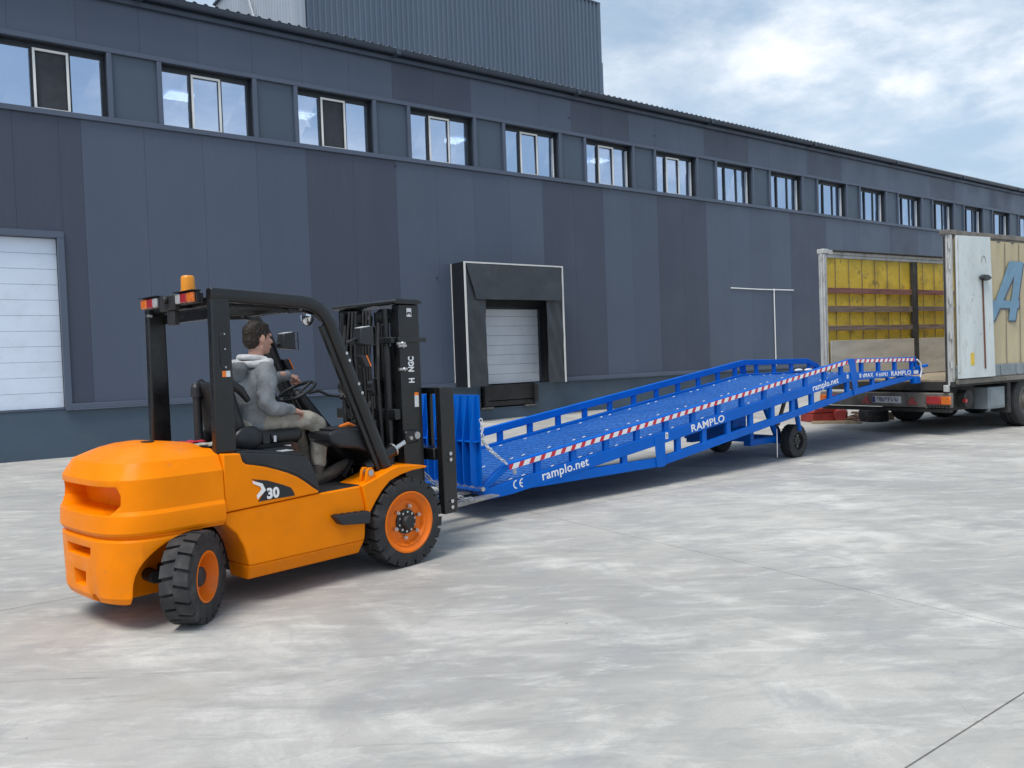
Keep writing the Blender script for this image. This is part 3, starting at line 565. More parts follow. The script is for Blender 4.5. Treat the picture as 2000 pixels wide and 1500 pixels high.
# chassis side plates with chamfered lower edge
for s_ in (-1, 1):
    b = B(); Q = [(-1.531, .592), (-1.455, .515), (-1.405, .42), (-1.385, .345), (-1.372, .28), (-.409, .28), (-.400, .335), (-.394, .46), (-.392, .565), (-.43, .695), (-.79, .69), (-1.531, .662)]
    b.prism(Q, 'y', s_ * .55, s_ * .26)
    b.hexa([(-1.36, s_ * .485, .175), (-.42, s_ * .485, .175), (-.42, s_ * .26, .175), (-1.36, s_ * .26, .175), (-1.372, s_ * .55, .2795), (-.409, s_ * .55, .2795), (-.409, s_ * .26, .2795), (-1.372, s_ * .26, .2795)])
    b.build('chassis_side', M['orange'], fk, .012, seg=3)
    # raised side cover with curved upper edge
    b = B(); Q = [(-1.531, .668), (-.80, .696), (-.805, .712), (-.854, .745), (-.91, .79), (-.977, .836), (-1.05, .872), (-1.137, .906), (-1.22, .935), (-1.311, .958), (-1.365, .968), (-1.39, .99), (-1.405, 1.046), (-1.531, 1.055)]
    b.prism(Q, 'y', s_ * .556, s_ * .30); b.build('side_cover', M['orange'], fk, .012, seg=3)
    b = B()
    b.prism([(-1.402, 1.048), (-1.385, .988), (-1.36, .964), (-1.311, .955), (-1.22, .932), (-1.137, .903), (-1.05, .869), (-.977, .833), (-.91, .787), (-.854, .742), (-.802, .700), (-.790, .704), (-.80, .78), (-.838, .885), (-.868, .945), (-.90, .968), (-1.1, 1.008)], 'y', s_ * .548, s_ * .28); b.build('cowl_side', M['blackpl'], fk, .018, seg=3)
    b = B(); b.prism([(-1.39, 1.036), (-1.365, .982), (-1.311, .968), (-1.22, .945), (-1.137, .917), (-1.05, .884), (-.977, .848), (-.91, .804), (-.854, .760), (-.808, .722), (-.815, .75), (-.86, .79), (-.915, .832), (-.98, .872), (-1.053, .905), (-1.14, .935), (-1.225, .96), (-1.311, .98), (-1.352, .992)], 'y', s_ * .557, s_ * .5); b.build('cowl_lip', M['blackpl'], fk, .006)
    # front wing over the drive wheel
    b = B(); U_ = [(-.43, .697), (-.25, .752), (-.16, .784), (-.078, .803), (.073, .797), (.15, .788), (.222, .772)]; Lw = [(.222, .758), (.15, .757), (.07, .754), (-.047, .735), (-.162, .700), (-.244, .634), (-.313, .556), (-.370, .48), (-.392, .458), (-.396, .56)]
    b.prism(U_ + Lw, 'y', s_ * .575, s_ * .27); b.build('front_wing', M['orange'], fk, .01, seg=3)
    b = B(); b.prism([(-.385, .705), (-.365, .80), (-.35, .822), (-.315, .822), (-.298, .80), (-.265, .712)], 'y', s_ * .555, s_ * .53); b.prism([(-.385, .705), (-.365, .80), (-.35, .822), (-.315, .822), (-.298, .80), (-.265, .712)], 'y', s_ * .49, s_ * .465)
    eye = b.build('pivot_bracket', M['orange'], fk, .006)
    b = B(); b.cyl((-.331, s_ * .56, .783), (-.331, s_ * .45, .783), .024, n=14); b.build('pin', M['zinc'], eye)
    b = B(); b.prism([(-.715, .517), (-.39, .502), (-.402, .412), (-.655, .442)], 'y', s_ * .62, s_ * .50); st_ = b.build('step', M['blackpl'], fk, .008)
    b = B()
    for k in range(5): b.box(-.69 + .06 * k, -.655 + .06 * k, min(s_ * .61, s_ * .52), max(s_ * .61, s_ * .52), .51 - .003 * k, .521 - .003 * k)
    b.build('step_tread', M['matte'], st_)
b = B(); b.box(-1.50, -.83, -.295, .295, .60, 1.03); b.build('engine_hood', M['blackpl'], fk, .02)
b = B(); b.prism([(-1.52, 1.0), (-.9, .95), (-.88, .99), (-1.3, 1.055), (-1.52, 1.058)], 'y', -.50, .50); b.build('seat_deck', M['blackpl'], fk, .01)
bx('hood_label', M['plate'], fk, -1.02, -.93, -.45, -.36, 1.012, 1.0155)
b = B(); b.box(-.83, -.02, -.53, .53, .655, .700); b.build('floor_mat', M['matte'], fk, .005)
b = B(); b.box(-1.3, .10, -.28, .28, .18, .62); b.build('chassis_core', M['matte'], fk)
b = B(); b.cyl((0, -.36, .353), (0, .36, .353), .11, n=16); b.box(-.14, .14, -.2, .2, .2, .5); b.build('drive_axle', M['matte'], fk)
b = B(); b.box(-1.86, -1.68, -.44, .44, .22, .36); b.cyl((-1.77, -.43, .16), (-1.77, -.43, .46), .05, n=12); b.cyl((-1.77, .43, .16), (-1.77, .43, .46), .05, n=12); b.cyl((-1.92, -.36, .30), (-1.92, .36, .30), .045, n=12); b.build('steer_axle', M['matte'], fk, .01)
# decal with the model number
b = B(); b.prism([(-1.335, .865), (-1.215, .84), (-1.105, .798), (-1.035, .767), (-1.014, .735), (-1.005, .707), (-1.291, .706), (-1.233, .776), (-1.257, .824)], 'y', -.5585, -.5560); dcl = b.build('decal', M['decal'], fk)
b = B(); b.prism([(-1.332, .853), (-1.255, .825), (-1.231, .776), (-1.297, .722), (-1.302, .75), (-1.264, .785), (-1.274, .808), (-1.324, .832)], 'y', -.5605, -.5588); b.build('chevron', M['white'], dcl)
flat_text('model_number', '30', .098, M['white'], dcl, (-1.226, -.5605, .717), (R(90), 0, 0), bold=.004, width=.98)
# wheels
def wheel(name, c, r, wd, yaw, rim_r, lugs, front=True, out=-1):
    root = B(); n_ = 56; hw = wd / 2; rb = r - .024
    prof = [(rim_r, -hw * .86), (rim_r + .012, -hw * .98), (rb - .05, -hw * 1.0), (rb - .018, -hw * .97), (rb, -hw * .78), (rb + .003, 0), (rb, hw * .78), (rb - .018, hw * .97), (rb - .05, hw), (rim_r + .012, hw * .98), (rim_r, hw * .86)]
    root.lathe(prof, (0, 0, 0), (0, 1, 0), n_, close=True)
    def P(a, rr, y): return (rr * math.sin(a), y, rr * math.cos(a))
    for side in (-1, 1):
        for k in range(lugs):
            a0 = 2 * math.pi * (k + (.5 if side > 0 else 0)) / lugs; da = 2 * math.pi / lugs
            w0 = .70 * da
            def q(fa, y, rr): return P(a0 + fa * da, rr, side * y)
            # shoulder block, tapering and skewing to the middle
            A = [q(-.41, hw * 1.0, rb - .045), q(.41, hw * 1.0, rb - .045), q(.60, -.012 if not front else .01, rb - .01), q(-.26, -.012 if not front else .01, rb - .01)]
            C = [q(-.38, hw * .96, r - .004), q(.38, hw * .96, r - .004), q(.57, 0, r), q(-.23, 0, r)]
            vA = [root.bm.verts.new(p) for p in A]; vC = [root.bm.verts.new(p) for p in C]
            root.face(vA[::-1]); root.face(vC)
            for i in range(4): root.face([vA[i], vA[(i + 1) % 4], vC[(i + 1) % 4], vC[i]])
    t = root.build('wheel', M['rubber'], fk, sharp=30); t.location = c; t.rotation_euler = (0, 0, yaw)
    b = B(); o = out
    if front:
        b.lathe([(rim_r + .006, o * hw * .92), (rim_r + .006, o * hw * .98), (rim_r - .008, o * hw * .985), (rim_r - .014, o * hw * .90), (rim_r - .040, o * hw * .76), (rim_r - .047, o * hw * .80), (rim_r - .060, o * hw * .70), (rim_r - .068, o * hw * .50), (.10, o * hw * .50), (.09, o * hw * .50), (.0, o * hw * .50)], (0, 0, 0), (0, 1, 0), 48, cap=False)
        b.lathe([(rim_r + .004, -o * hw * .9), (rim_r - .02, -o * hw * .8), (rim_r - .03, o * hw * .4)], (0, 0, 0), (0, 1, 0), 40, cap=False)
    else:
        b.lathe([(rim_r + .006, o * hw * .92), (rim_r + .006, o * hw * .98), (rim_r - .006, o * hw * .985), (rim_r - .012, o * hw * .85), (rim_r - .03, o * hw * .2), (rim_r - .04, -o * hw * .05), (0, -o * hw * .05)], (0, 0, 0), (0, 1, 0), 40, cap=False)
    rm = b.build('rim', M['rim'], t)
    b = B()
    if front:
        b.lathe([(.098, o * hw * .48), (.098, o * hw * .62), (.085, o * hw * .66), (.060, o * hw * .66), (.056, o * hw * .98), (.048, o * hw * 1.06), (.0, o * hw * 1.06)], (0, 0, 0), (0, 1, 0), 28); b.build('hub', M['matte'], t)
        for k in range(6):
            a = 2 * math.pi * k / 6 + .2; b = B(); p = P(a, .125, 0); b.cyl((p[0], o * hw * .5, p[2]), (p[0], o * hw * .78, p[2]), .017, .014, n=10); b.cyl((p[0], o * hw * .78, p[2]), (p[0], o * hw * .92, p[2]), .009, n=8); b.build('wheel_nut', M['chrome'], t)
        b = B()
        for k in range(10):
            p = P(2 * math.pi * k / 10 + .1, .077, 0); b.cyl((p[0], o * hw * .66, p[2]), (p[0], o * hw * .74, p[2]), .0095, n=8)
        b.build('hub_bolts', M['chrome'], t)
    else:
        b.lathe([(.062, -o * hw * .05), (.062, o * hw * .5), (.05, o * hw * .62), (.03, o * hw * .66), (0, o * hw * .66)], (0, 0, 0), (0, 1, 0), 24); b.build('hub', M['matte'], t)
        for k in range(5):
            a = 2 * math.pi * k / 5 + .3; b = B(); p = P(a, .085, 0); b.cyl((p[0], -o * hw * .05, p[2]), (p[0], o * hw * .12, p[2]), .012, n=8); b.build('wheel_nut', M['zinc'], t)
    return t
wheel('wheel', (0, -.485, .353), .353, .225, 0, .238, 22, True, -1)
wheel('wheel', (0, .485, .353), .353, .225, 0, .238, 22, True, 1)
wheel('wheel', (-1.765, -.555, .296), .296, .185, R(39), .158, 18, False, -1)
wheel('wheel', (-1.765, .52, .296), .296, .185, R(34), .158, 18, False, 1)
# overhead guard
for s_ in (-1, 1):
    b = B(); y0, y1 = sorted((s_ * .505, s_ * .435))
    b.hexa([(-1.545, y0, 1.05), (-1.40, y0, 1.05), (-1.40, y1, 1.05), (-1.545, y1, 1.05), (-1.535, y0, 2.085), (-1.405, y0, 2.085), (-1.405, y1, 2.085), (-1.535, y1, 2.085)])
    ps = b.build('guard_post', M['black'], fk, .014, seg=3)
    b = B(); sec = [(-.026, -.046), (.026, -.046), (.036, -.034), (.038, .012), (.033, .030), (.020, .043), (0, .047), (-.020, .043), (-.033, .030), (-.038, .012), (-.036, -.034)]
    pth = [(-1.535, s_ * .47, 2.108), (-1.14, s_ * .47, 2.093), (-.84, s_ * .47, 2.078), (-.76, s_ * .47, 2.066), (-.69, s_ * .47, 2.038), (-.635, s_ * .47, 1.99), (-.592, s_ * .47, 1.925), (-.555, s_ * .47, 1.84), (-.10, s_ * .47, .745)]
    b.sweep(pth, sec); gl_ = b.build('guard_leg', M['black'], fk, .006)
    b = B(); b.sweep([(-.64, s_ * .455, 1.915), (-.60, s_ * .455, 1.82), (-.165, s_ * .455, .78)], [(-.02, -.02), (.02, -.02), (.02, .035), (-.02, .035)]); b.build('leg_web', M['black'], gl_, .005)
    if s_ < 0:
        for q in ((-.475, 1.70), (-.452, 1.645), (-.375, 1.465), (-.346, 1.395)):
            b = B(); b.cyl((q[0], -.50, q[1]), (q[0], -.514, q[1]), .012, n=10); b.build('bolt', M['chrome'], gl_)
        b = B(); b.prism([(-1.49 + .032 * (1 + c_) , 1.735 + s2) for c_, s2 in [(0, -.125), (.6, -.118), (1, -.10), (1, .10), (.6, .118), (0, .125), (-.6, .118), (-1, .10), (-1, -.10), (-.6, -.118)]], 'y', -.511, -.504); vt = b.build('vent_plate', M['blackpl'], ps, .002)
        for k in range(9):
            z = 1.645 + .0215 * k + (.012 if k > 4 else 0); bx('louvre', M['decal'], vt, -1.482, -1.434, -.5135, -.5112, z, z + .012)
        for z in (1.625, 1.745, 1.845):
            b = B(); b.cyl((-1.458, -.511, z), (-1.458, -.5145, z), .0055, n=8); b.build('bolt', M['chrome'], vt)
        bx('warning_sticker', M['orange_st'], ps, -1.482, -1.455, -.5072, -.5052, 1.560, 1.600); bx('warning_sticker', M['plate'], ps, -1.4545, -1.425, -.5072, -.5052, 1.560, 1.600)
    else:
        b = B(); b.cyl((-1.52, .41, 2.02), (-1.56, .41, 2.02), .012, n=8); b.build('bolt', M['chrome'], ps)
for s_ in (-1, 1):
    b = B(); b.prism([(-.90, 2.05), (-.66, 2.03), (-.56, 1.93), (-.50, 1.80), (-.53, 1.80), (-.60, 1.92), (-.68, 1.985), (-.78, 2.005), (-.90, 2.0)], 'y', s_ * .40, s_ * .425); gp_ = b.build('guard_gusset', M['black'], fk, .003)
    for q in ((-.805, 2.03), (-.60, 1.965)):
        b = B(); b.cyl((q[0], s_ * .43, q[1]), (q[0], s_ * .388, q[1]), .013, n=10); b.build('bolt', M['chrome'], gp_)
b = B(); b.box(-1.50, -1.43, -.433, .433, 2.035, 2.105); b.build('guard_rear_bar', M['black'], fk, .01)
b = B(); b.box(-.78, -.72, -.433, .433, 2.02, 2.06); b.build('guard_front_bar', M['black'], fk, .008)
b = B(); b.box(-1.42, -1.38, -.433, .433, 1.96, 2.035); b.build('guard_inner_bar', M['black'], fk, .005)
for k in range(9):
    y = -.37 + .0925 * k; bx('guard_slat', M['black'], fk, -1.379, -.782, y - .009, y + .009, 2.025, 2.08, .003)
# rear lights and beacon
bx('lamp_bar', M['matte'], fk, -1.552, -1.532, -.40, .40, 2.06, 2.125, .004)
b = B(); b.box(-1.60, -1.553, -.12, .11, 2.03, 2.135); b.cyl((-1.60, -.01, 2.10), (-1.63, -.01, 2.10), .026, n=16); b.build('reversing_buzzer', M['matte'], fk, .008)
bx('lamp_bracket', M['matte'], fk, -1.59, -1.553, -.09, .02, 1.93, 2.028, .004)
for s_ in (-1, 1):
    ya, yb = sorted((s_ * .135, s_ * .40)); b = B(); b.box(-1.585, -1.553, ya, yb, 2.06, 2.138); lm = b.build('tail_lamp', M['blackpl'], fk, .006)
    for nm, m_, f0, f1 in (('clear_lens', 'clear', 0, .26), ('red_lens', 'red', .27, .62), ('amber_lens', 'amber', .63, 1)):
        q0, q1 = sorted((s_ * (.14 + .255 * f0), s_ * (.14 + .255 * f1))); bx(nm, M[m_], lm, -1.607, -1.5855, q0, q1, 2.064, 2.132, .008)
    bx('lamp_hood', M['decal'], lm, -1.615, -1.55, ya - .005, yb + .005, 2.1385, 2.145)
b = B(); b.cyl((-1.50, -.125, 2.106), (-1.50, -.125, 2.155), .05, n=24); bc = b.build('beacon', M['matte'], fk, .004)
b = B(); b.lathe([(.055, 2.150), (.055, 2.160), (.047, 2.164), (.045, 2.248), (.042, 2.258), (.035, 2.265), (0, 2.267)], (-1.50, -.125, 0), (0, 0, 1), 32); b.build('dome', M['beacon'], bc)
# cab: dash, column, wheel, levers, seat
b = B(); Q = [(-.60, 1.105), (-.50, 1.125), (-.19, 1.118), (.045, .79), (-.12, .748), (-.175, .86), (-.24, .925), (-.34, .962), (-.50, .985), (-.585, 1.03)]
b.prism(Q, 'y', -.425, -.12); b.prism(Q, 'y', .12, .425); b.prism([(-.42, 1.02), (-.2, 1.105), (.03, .79), (-.1, .75), (-.3, .9)], 'y', -.118, .118); b.build('dash_cowl', M['blackpl'], fk, .025, seg=3)
bx('dash_tray', M['matte'], fk, -.55, -.22, -.38, -.14, 1.118, 1.132, .005)
b = B(); b.tube([(-.42, -.30, 1.135), (-.34, -.31, 1.15), (-.27, -.30, 1.128)], [.012, .018, .01], 8); b.build('orange_lever', M['orange_st'], fk)
b = B(); b.tube([(-.28, .04, 1.02), (-.42, .05, 1.22), (-.53, .05, 1.375)], [.075, .06, .045], 14); b.build('steering_column', M['blackpl'], fk)
b = B(); c_ = Vector((-.565, .05, 1.415)); ax = Vector((-.45, 0, .893)).normalized(); u = Vector((0, 1, 0)); v = ax.cross(u)
b.tube([c_ + u * (.158 * math.cos(t)) + v * (.158 * math.sin(t)) for t in [2 * math.pi * i / 40 for i in range(40)]], .0145, 10, closed=True)
sw = b.build('steering_wheel', M['blackpl'], fk)
b = B(); b.lathe([(.0, .014), (.03, .012), (.05, -.01), (.045, -.035), (0, -.04)], c_, ax, 20)
for t in (.5, 2.6, 4.7): b.tube([c_ + u * (.03 * math.cos(t)) + v * (.03 * math.sin(t)) - ax * .02, c_ + u * (.155 * math.cos(t)) + v * (.155 * math.sin(t))], .011, 8)
b.build('spokes', M['blackpl'], sw)
kn = c_ + u * .085 + v * .135
b = B(); b.cyl(kn, kn + ax * .05, .012, n=10); b.sphere(kn + ax * .065, .024, 14, 8); b.build('spinner_knob', M['decal'], sw)
b = B(); b.tube([(-.47, .02, 1.40), (-.40, -.02, 1.415), (-.33, -.05, 1.375), (-.20, -.06, 1.355)], [.012, .014, .011, .008], 8); b.build('direction_lever', M['matte'], fk)
for k in range(3):
    y = -.18 - .05 * k; b = B(); b.tube([(-.17, y, 1.12), (-.165, y, 1.18), (-.235 - .01 * k, y, 1.33), (-.29, y, 1.35)], .008, 8); b.sphere((-.30, y, 1.355), .018, 10, 7); b.build('hydraulic_lever', M['black'], fk)
bx('lever_gaiter', M['matte'], fk, -.21, -.13, -.31, -.15, 1.118, 1.165, .02)
b = B(); b.box(-1.20, -.70, -.245, .245, 1.055, 1.155); ct = b.build('seat', M['seatmat'], fk, .04, seg=4)
b = B(); b.hexa([(-1.25, -.235, 1.12), (-1.14, -.235, 1.12), (-1.14, .235, 1.12), (-1.25, .235, 1.12), (-1.36, -.22, 1.52), (-1.25, -.22, 1.53), (-1.25, .22, 1.53), (-1.36, .22, 1.52)]); b.build('backrest', M['seatmat'], ct, .045, seg=4)
b = B(); b.tube([(-1.14, -.225, 1.38), (-1.20, -.225, 1.46), (-1.28, -.215, 1.52)], [.02, .032, .036], 10); b.tube([(-1.14, .225, 1.38), (-1.20, .225, 1.46), (-1.28, .215, 1.52)], [.02, .032, .036], 10); b.build('backrest_rim', M['seatmat'], ct)
for s_ in (-1, 1):
    b = B(); b.sphere((-1.17, s_ * .262, 1.115), (.115, .035, .088), 18, 10); b.build('hip_restraint', M['blackpl'], ct)
b = B(); b.box(-1.06, -1.0, -.262, -.246, 1.06, 1.13); b.box(-.99, -.93, -.262, -.246, 1.09, 1.13); b.build('belt_buckle', M['decal'], ct, .004)
bx('belt_tongue', M['plate'], ct, -.972, -.952, -.266, -.2625, 1.07, 1.115)
b = B(); b.box(-1.15, -.78, -.2, .2, 1.03, 1.06); b.build('seat_base', M['matte'], ct)
b = B(); b.cyl((-1.36, .10, 1.03), (-1.36, .10, 1.42), .03, n=16); b.cyl((-1.36, .10, 1.42), (-1.36, .10, 1.49), .042, .04, n=16); b.cyl((-1.36, .10, 1.49), (-1.36, .10, 1.52), .04, .024, n=16); b.build('air_intake', M['blackpl'], fk)
for (x, y, a) in ((-.36, -.20, .5), (-.36, .10, .5), (-.36, .25, .5)):
    b = B(); b.hexa([(x, y - .04, .74), (x + .02, y - .04, .72), (x + .02, y + .04, .72), (x, y + .04, .74), (x + .10, y - .04, .86), (x + .12, y - .04, .85), (x + .12, y + .04, .85), (x + .10, y + .04, .86)]); b.tube([(x + .1, y, .83), (x + .22, y, .80)], .012, 8); b.build('pedal', M['matte'], fk, .004)
# mirror, work lamps, reflectors
b = B(); b.tube([(-.62, .02, 2.035), (-.50, .0, 2.05), (-.46, 0, 2.01)], .009, 8); mi_ = b.build('mirror', M['black'], fk)
b = B(); b.sphere((-.462, 0, 2.0), (.03, .075, .07), 18, 12); b.build('mirror_back', M['blackpl'], mi_)
b = B(); b.sphere((-.474, 0, 2.0), (.03, .068, .063), 18, 12); b.build('mirror_glass', M['mirror'], mi_)
for s_, x, z in ((-1, -.27, 1.83), (1, -.38, 1.83)):
    y = s_ * .45
    b = B(); b.hexa([(x - .07, y - .055, z - .06), (x + .05, y - .065, z - .075), (x + .05, y + .065, z - .075), (x - .07, y + .055, z - .06), (x - .05, y - .045, z + .06), (x + .05, y - .065, z + .075), (x + .05, y + .065, z + .075), (x - .05, y + .045, z + .06)])
    b.tube([(x - .16, y, z - .05), (x - .06, y, z - .02)], .014, 8); wl = b.build('work_lamp', M['blackpl'], fk, .012)
    bx('lamp_glass', M['clear'], wl, x + .0505, x + .058, y - .055, y + .055, z - .065, z + .065, .004)
    b = B(); b.hexa([(x - .045, y - .04, z + .0625), (x + .03, y - .05, z + .073), (x + .03, y + .05, z + .073), (x - .045, y + .04, z + .0625), (x - .045, y - .04, z + .066), (x + .03, y - .05, z + .077), (x + .03, y + .05, z + .077), (x - .045, y + .04, z + .066)]); b.build('lamp_label', M['plate'], wl)
    b = B()
    for q in (-.07, .07): b.tube([(x + .07, y + q, z - .07), (x + .07, y + q, z + .07)], .004, 6)
    for q in (-.07, 0, .07): b.tube([(x + .07, y - .07, z + q), (x + .07, y + .07, z + q)], .004, 6)
    b.build('lamp_guard', M['black'], wl)
    b = B(); b.hexa([(x - .02, y - .045, z - .24), (x + .03, y - .045, z - .24), (x + .03, y + .045, z - .24), (x - .02, y + .045, z - .24), (x - .06, y - .045, z - .15), (x - .01, y - .045, z - .15), (x - .01, y + .045, z - .15), (x - .06, y + .045, z - .15)]); ind = b.build('indicator', M['blackpl'], fk, .008)
    b = B(); b.hexa([(x + .031, y - .04, z - .235), (x + .042, y - .04, z - .235), (x + .042, y + .04, z - .235), (x + .031, y + .04, z - .235), (x - .009, y - .04, z - .15), (x + .002, y - .04, z - .15), (x + .002, y + .04, z - .15), (x - .009, y + .04, z - .15)]); b.build('indicator_lens', M['orange_st'], ind)
# mast
for s_ in (-1, 1):
    y0, y1 = sorted((s_ * .41, s_ * .32))
    b = B(); b.box(.13, .345, y0, y1, .08, 2.09); o_ = b.build('mast_channel', M['black'], fk, .008)
    y0, y1 = sorted((s_ * .315, s_ * .24)); b = B(); b.box(.17, .32, y0, y1, .12, 2.06); b.build('inner_channel', M['black'], fk, .006)
    b = B(); b.cyl((.09, s_ * .29, .3), (.09, s_ * .29, 1.75), .036, n=14); b.cyl((.09, s_ * .29, 1.75), (.09, s_ * .29, 2.06), .024, n=12); b.build('lift_cylinder', M['black'], fk)
    b = B(); chain_links(b, [(.20, s_ * .14, 2.0), (.20, s_ * .14, .55)], .03, .006); b.build('lift_chain', M['matte'], fk)
    b = B(); b.cyl((.20, s_ * .10, 2.01), (.20, s_ * .18, 2.01), .062, n=20); pl_ = b.build('chain_pulley', M['matte'], fk)
    b = B(); b.cyl((.20, s_ * .09, 2.01), (.20, s_ * .19, 2.01), .016, n=10); b.build('pulley_pin', M['zinc'], pl_)
    b = B(); b.tube([(.22, s_ * .06, 2.02), (.16, s_ * .05, 1.6), (.19, s_ * .055, 1.0), (.25, s_ * .06, .7)], .012, 8); b.build('hose', M['rubber'], fk)
    # tilt cylinder
    b = B(); b.cyl((-.28, s_ * .42, .80), (.0, s_ * .42, .915), .045, n=16); b.build('tilt_cylinder', M['black'], fk)
    b = B(); b.cyl((.0, s_ * .42, .915), (.012, s_ * .42, .92), .055, n=18); b.build('cylinder_collar', M['zinc'], fk)
    b = B(); b.cyl((.01, s_ * .42, .919), (.21, s_ * .42, 1.002), .021, n=14); b.build('tilt_rod', M['chrome'], fk)
    b = B(); b.box(.12, .26, s_ * .42 - .035, s_ * .42 + .035, .955, 1.06); b.build('rod_clevis', M['black'], fk, .02)
    b = B(); b.cyl((.235, s_ * .462, 1.015), (.235, s_ * .40, 1.015), .03, n=16); b.build('clevis_pin', M['zinc'], fk)
    b = B(); b.cyl((.16, s_ * .455, 1.0), (.16, s_ * .475, 1.0), .016, n=10); b.build('clevis_bolt', M['zinc'], fk)
b = B(); b.prism([(.08, 2.092), (.36, 2.092), (.37, 2.12), (.33, 2.135), (.10, 2.135), (.07, 2.115)], 'y', -.43, .43); b.build('mast_top_bar', M['black'], fk, .008)
b = B(); b.sweep([(.10, -.42, 1.80), (.40, -.42, 1.80)], [(-.01, -.02), (.01, -.02), (.01, .02), (-.01, .02)]); b.box(.05, .11, -.40, .40, 1.775, 1.825); b.build('mast_cross_bar', M['black'], fk, .006)
b = B(); b.cyl((.24, 0, .3), (.24, 0, 1.5), .05, n=16); b.cyl((.24, 0, 1.5), (.24, 0, 2.05), .032, n=14); b.build('free_lift_cylinder', M['black'], fk)
for s_ in (-1, 1):
    bx('chain_guard', M['black'], fk, .355, .365, min(s_ * .08, s_ * .23), max(s_ * .08, s_ * .23), .9, 1.95, .004)
    for q in range(3):
        b = B(); y = s_ * (.05 + .045 * q); b.tube([(.05, y, 2.06), (.03 - .01 * q, y * 1.1, 1.7), (.05, y * .9, 1.3), (.02, y * 1.2, 1.0)], .0095, 8); b.build('hydraulic_hose', M['rubber'], fk)
    b = B(); b.cyl((.03, s_ * .17, 1.42), (.03, s_ * .23, 1.42), .07, n=18); b.build('hose_reel', M['black'], fk)
for z in (.45, 1.15): bx('mast_tie', M['black'], fk, .06, .12, -.40, .40, z, z + .09, .008)
b = B(); b.tube([(.36, -.28, 1.5), (.40, -.29, 1.35), (.36, -.30, 1.1)], .012, 8); b.tube([(.07, -.22, 1.95), (.02, -.25, 1.5), (.05, -.24, .95)], .013, 8); b.tube([(.06, .22, 1.95), (.0, .2, 1.5), (.04, .22, .95)], .013, 8); b.tube([(.05, -.1, 1.3), (-.02, -.12, 1.15), (.0, -.1, .9)], .015, 8); b.build('hydraulic_hose', M['rubber'], fk)
for (x, z) in ((.10, 1.56), (.09, 1.77), (.10, 1.75)):
    b = B(); b.cyl((x, -.425, z), (x + .08, -.425, z + .002), .012, n=8); b.sphere((x + .05, -.43, z), .018, 10, 6); b.build('hose_fitting', M['zinc'], fk)
flat_text('mast_lettering', 'H', .080, M['white'], fk, (.265, -.4115, 1.445), (R(90), R(-90), 0), bold=.003, width=.72)
flat_text('mast_lettering', 'NGC', .080, M['white'], fk, (.265, -.4115, 1.536), (R(90), R(-90), 0), bold=.003, width=.72)
bx('mast_sticker', M['plate'], fk, .212, .262, -.4125, -.4105, 1.99, 2.06)
flat_text('sticker_digit', '3', .06, M['decal'], fk, (.256, -.4135, 2.002), (R(90), R(-90), 0), bold=.002)
bx('mast_label', M['plate'], fk, .262, .305, -.4125, -.4105, 1.245, 1.34); bx('mast_label_head', M['orange_st'], fk, .262, .305, -.4125, -.4105, 1.3405, 1.365)
# carriage, backrest and forks
b = B(); b.box(.43, .585, -.545, -.47, .335, 1.40); b.build('backrest_post', M['black'], fk, .012, seg=3)
b = B(); b.box(.43, .585, .47, .545, .335, 1.40); b.build('backrest_post', M['black'], fk, .012, seg=3)
bx('backrest_bar', M['black'], fk, .45, .56, -.469, .469, 1.345, 1.398, .008)
for y in (-.31, -.155, 0, .155, .31): bx('backrest_slat', M['black'], fk, .50, .535, y - .022, y + .022, .895, 1.344, .004)
bx('carriage_bar', M['black'], fk, .40, .58, -.469, .469, .79, .89, .01); bx('carriage_bar', M['black'], fk, .40, .58, -.469, .469, .35, .45, .01)
bx('carriage_plate', M['black'], fk, .33, .40, -.30, -.2, .30, .95, .01); bx('carriage_plate', M['black'], fk, .33, .40, .2, .30, .30, .95, .01)
for z in (.84, .79, .44, .39):
    b = B(); b.cyl((.505, -.545, z), (.505, -.563, z), .0165, n=10); b.build('carriage_bolt', M['chrome'], fk)
for y in (.085, .46):
    b = B(); b.prism([(.585, .238), (1.2, .235), (1.69, .258), (1.705, .266), (1.69, .274), (1.2, .279), (.64, .281), (.632, .90), (.585, .90)], 'y', y - .06, y + .06); fkk = b.build('fork', M['forksteel'], fk, .005)

# ---------------------------------------------------------------- driver
dv = thing('person', 'seated driver in a grey hooded sweatshirt and dusty trousers steering the forklift', 'person', FL, FA)
def limb(b, pts, n=14):
    for (p0, r0), (p1, r1) in zip(pts[:-1], pts[1:]): b.capsule(p0, r0, p1, r1, n)
HC = Vector((-.905, 0.0, 1.840))
# head, neck, hands: skin
b = B()
b.sphere(HC + Vector((-.012, 0, .022)), (.098, .076, .098), 24, 16)                 # skull
b.sphere(HC + Vector((.035, 0, -.030)), (.058, .062, .082), 20, 14)                 # face
b.capsule(HC + Vector((.040, 0, -.090)), .036, HC + Vector((.066, 0, -.098)), .024) # jaw and chin
b.capsule(HC + Vector((-.005, .035, -.070)), .032, HC + Vector((.055, .012, -.100)), .020); b.capsule(HC + Vector((-.005, -.035, -.070)), .032, HC + Vector((.055, -.012, -.100)), .020)
b.capsule(HC + Vector((.082, 0, .005)), .009, HC + Vector((.108, 0, -.030)), .014)  # nose
for s_ in (-1, 1):
    b.sphere(HC + Vector((.100, s_ * .012, -.036)), .009, 10, 8)
    b.capsule(HC + Vector((.080, s_ * .040, .020)), .011, HC + Vector((.090, s_ * .014, .024)), .010)   # brow
    b.sphere(HC + Vector((.068, s_ * .040, -.028)), .020, 12, 8)                    # cheek
    b.sphere(HC + Vector((-.008, s_ * .078, -.012)), (.020, .009, .032), 14, 10, rot=Matrix.Rotation(s_ * .35, 3, 'Z'))   # ear
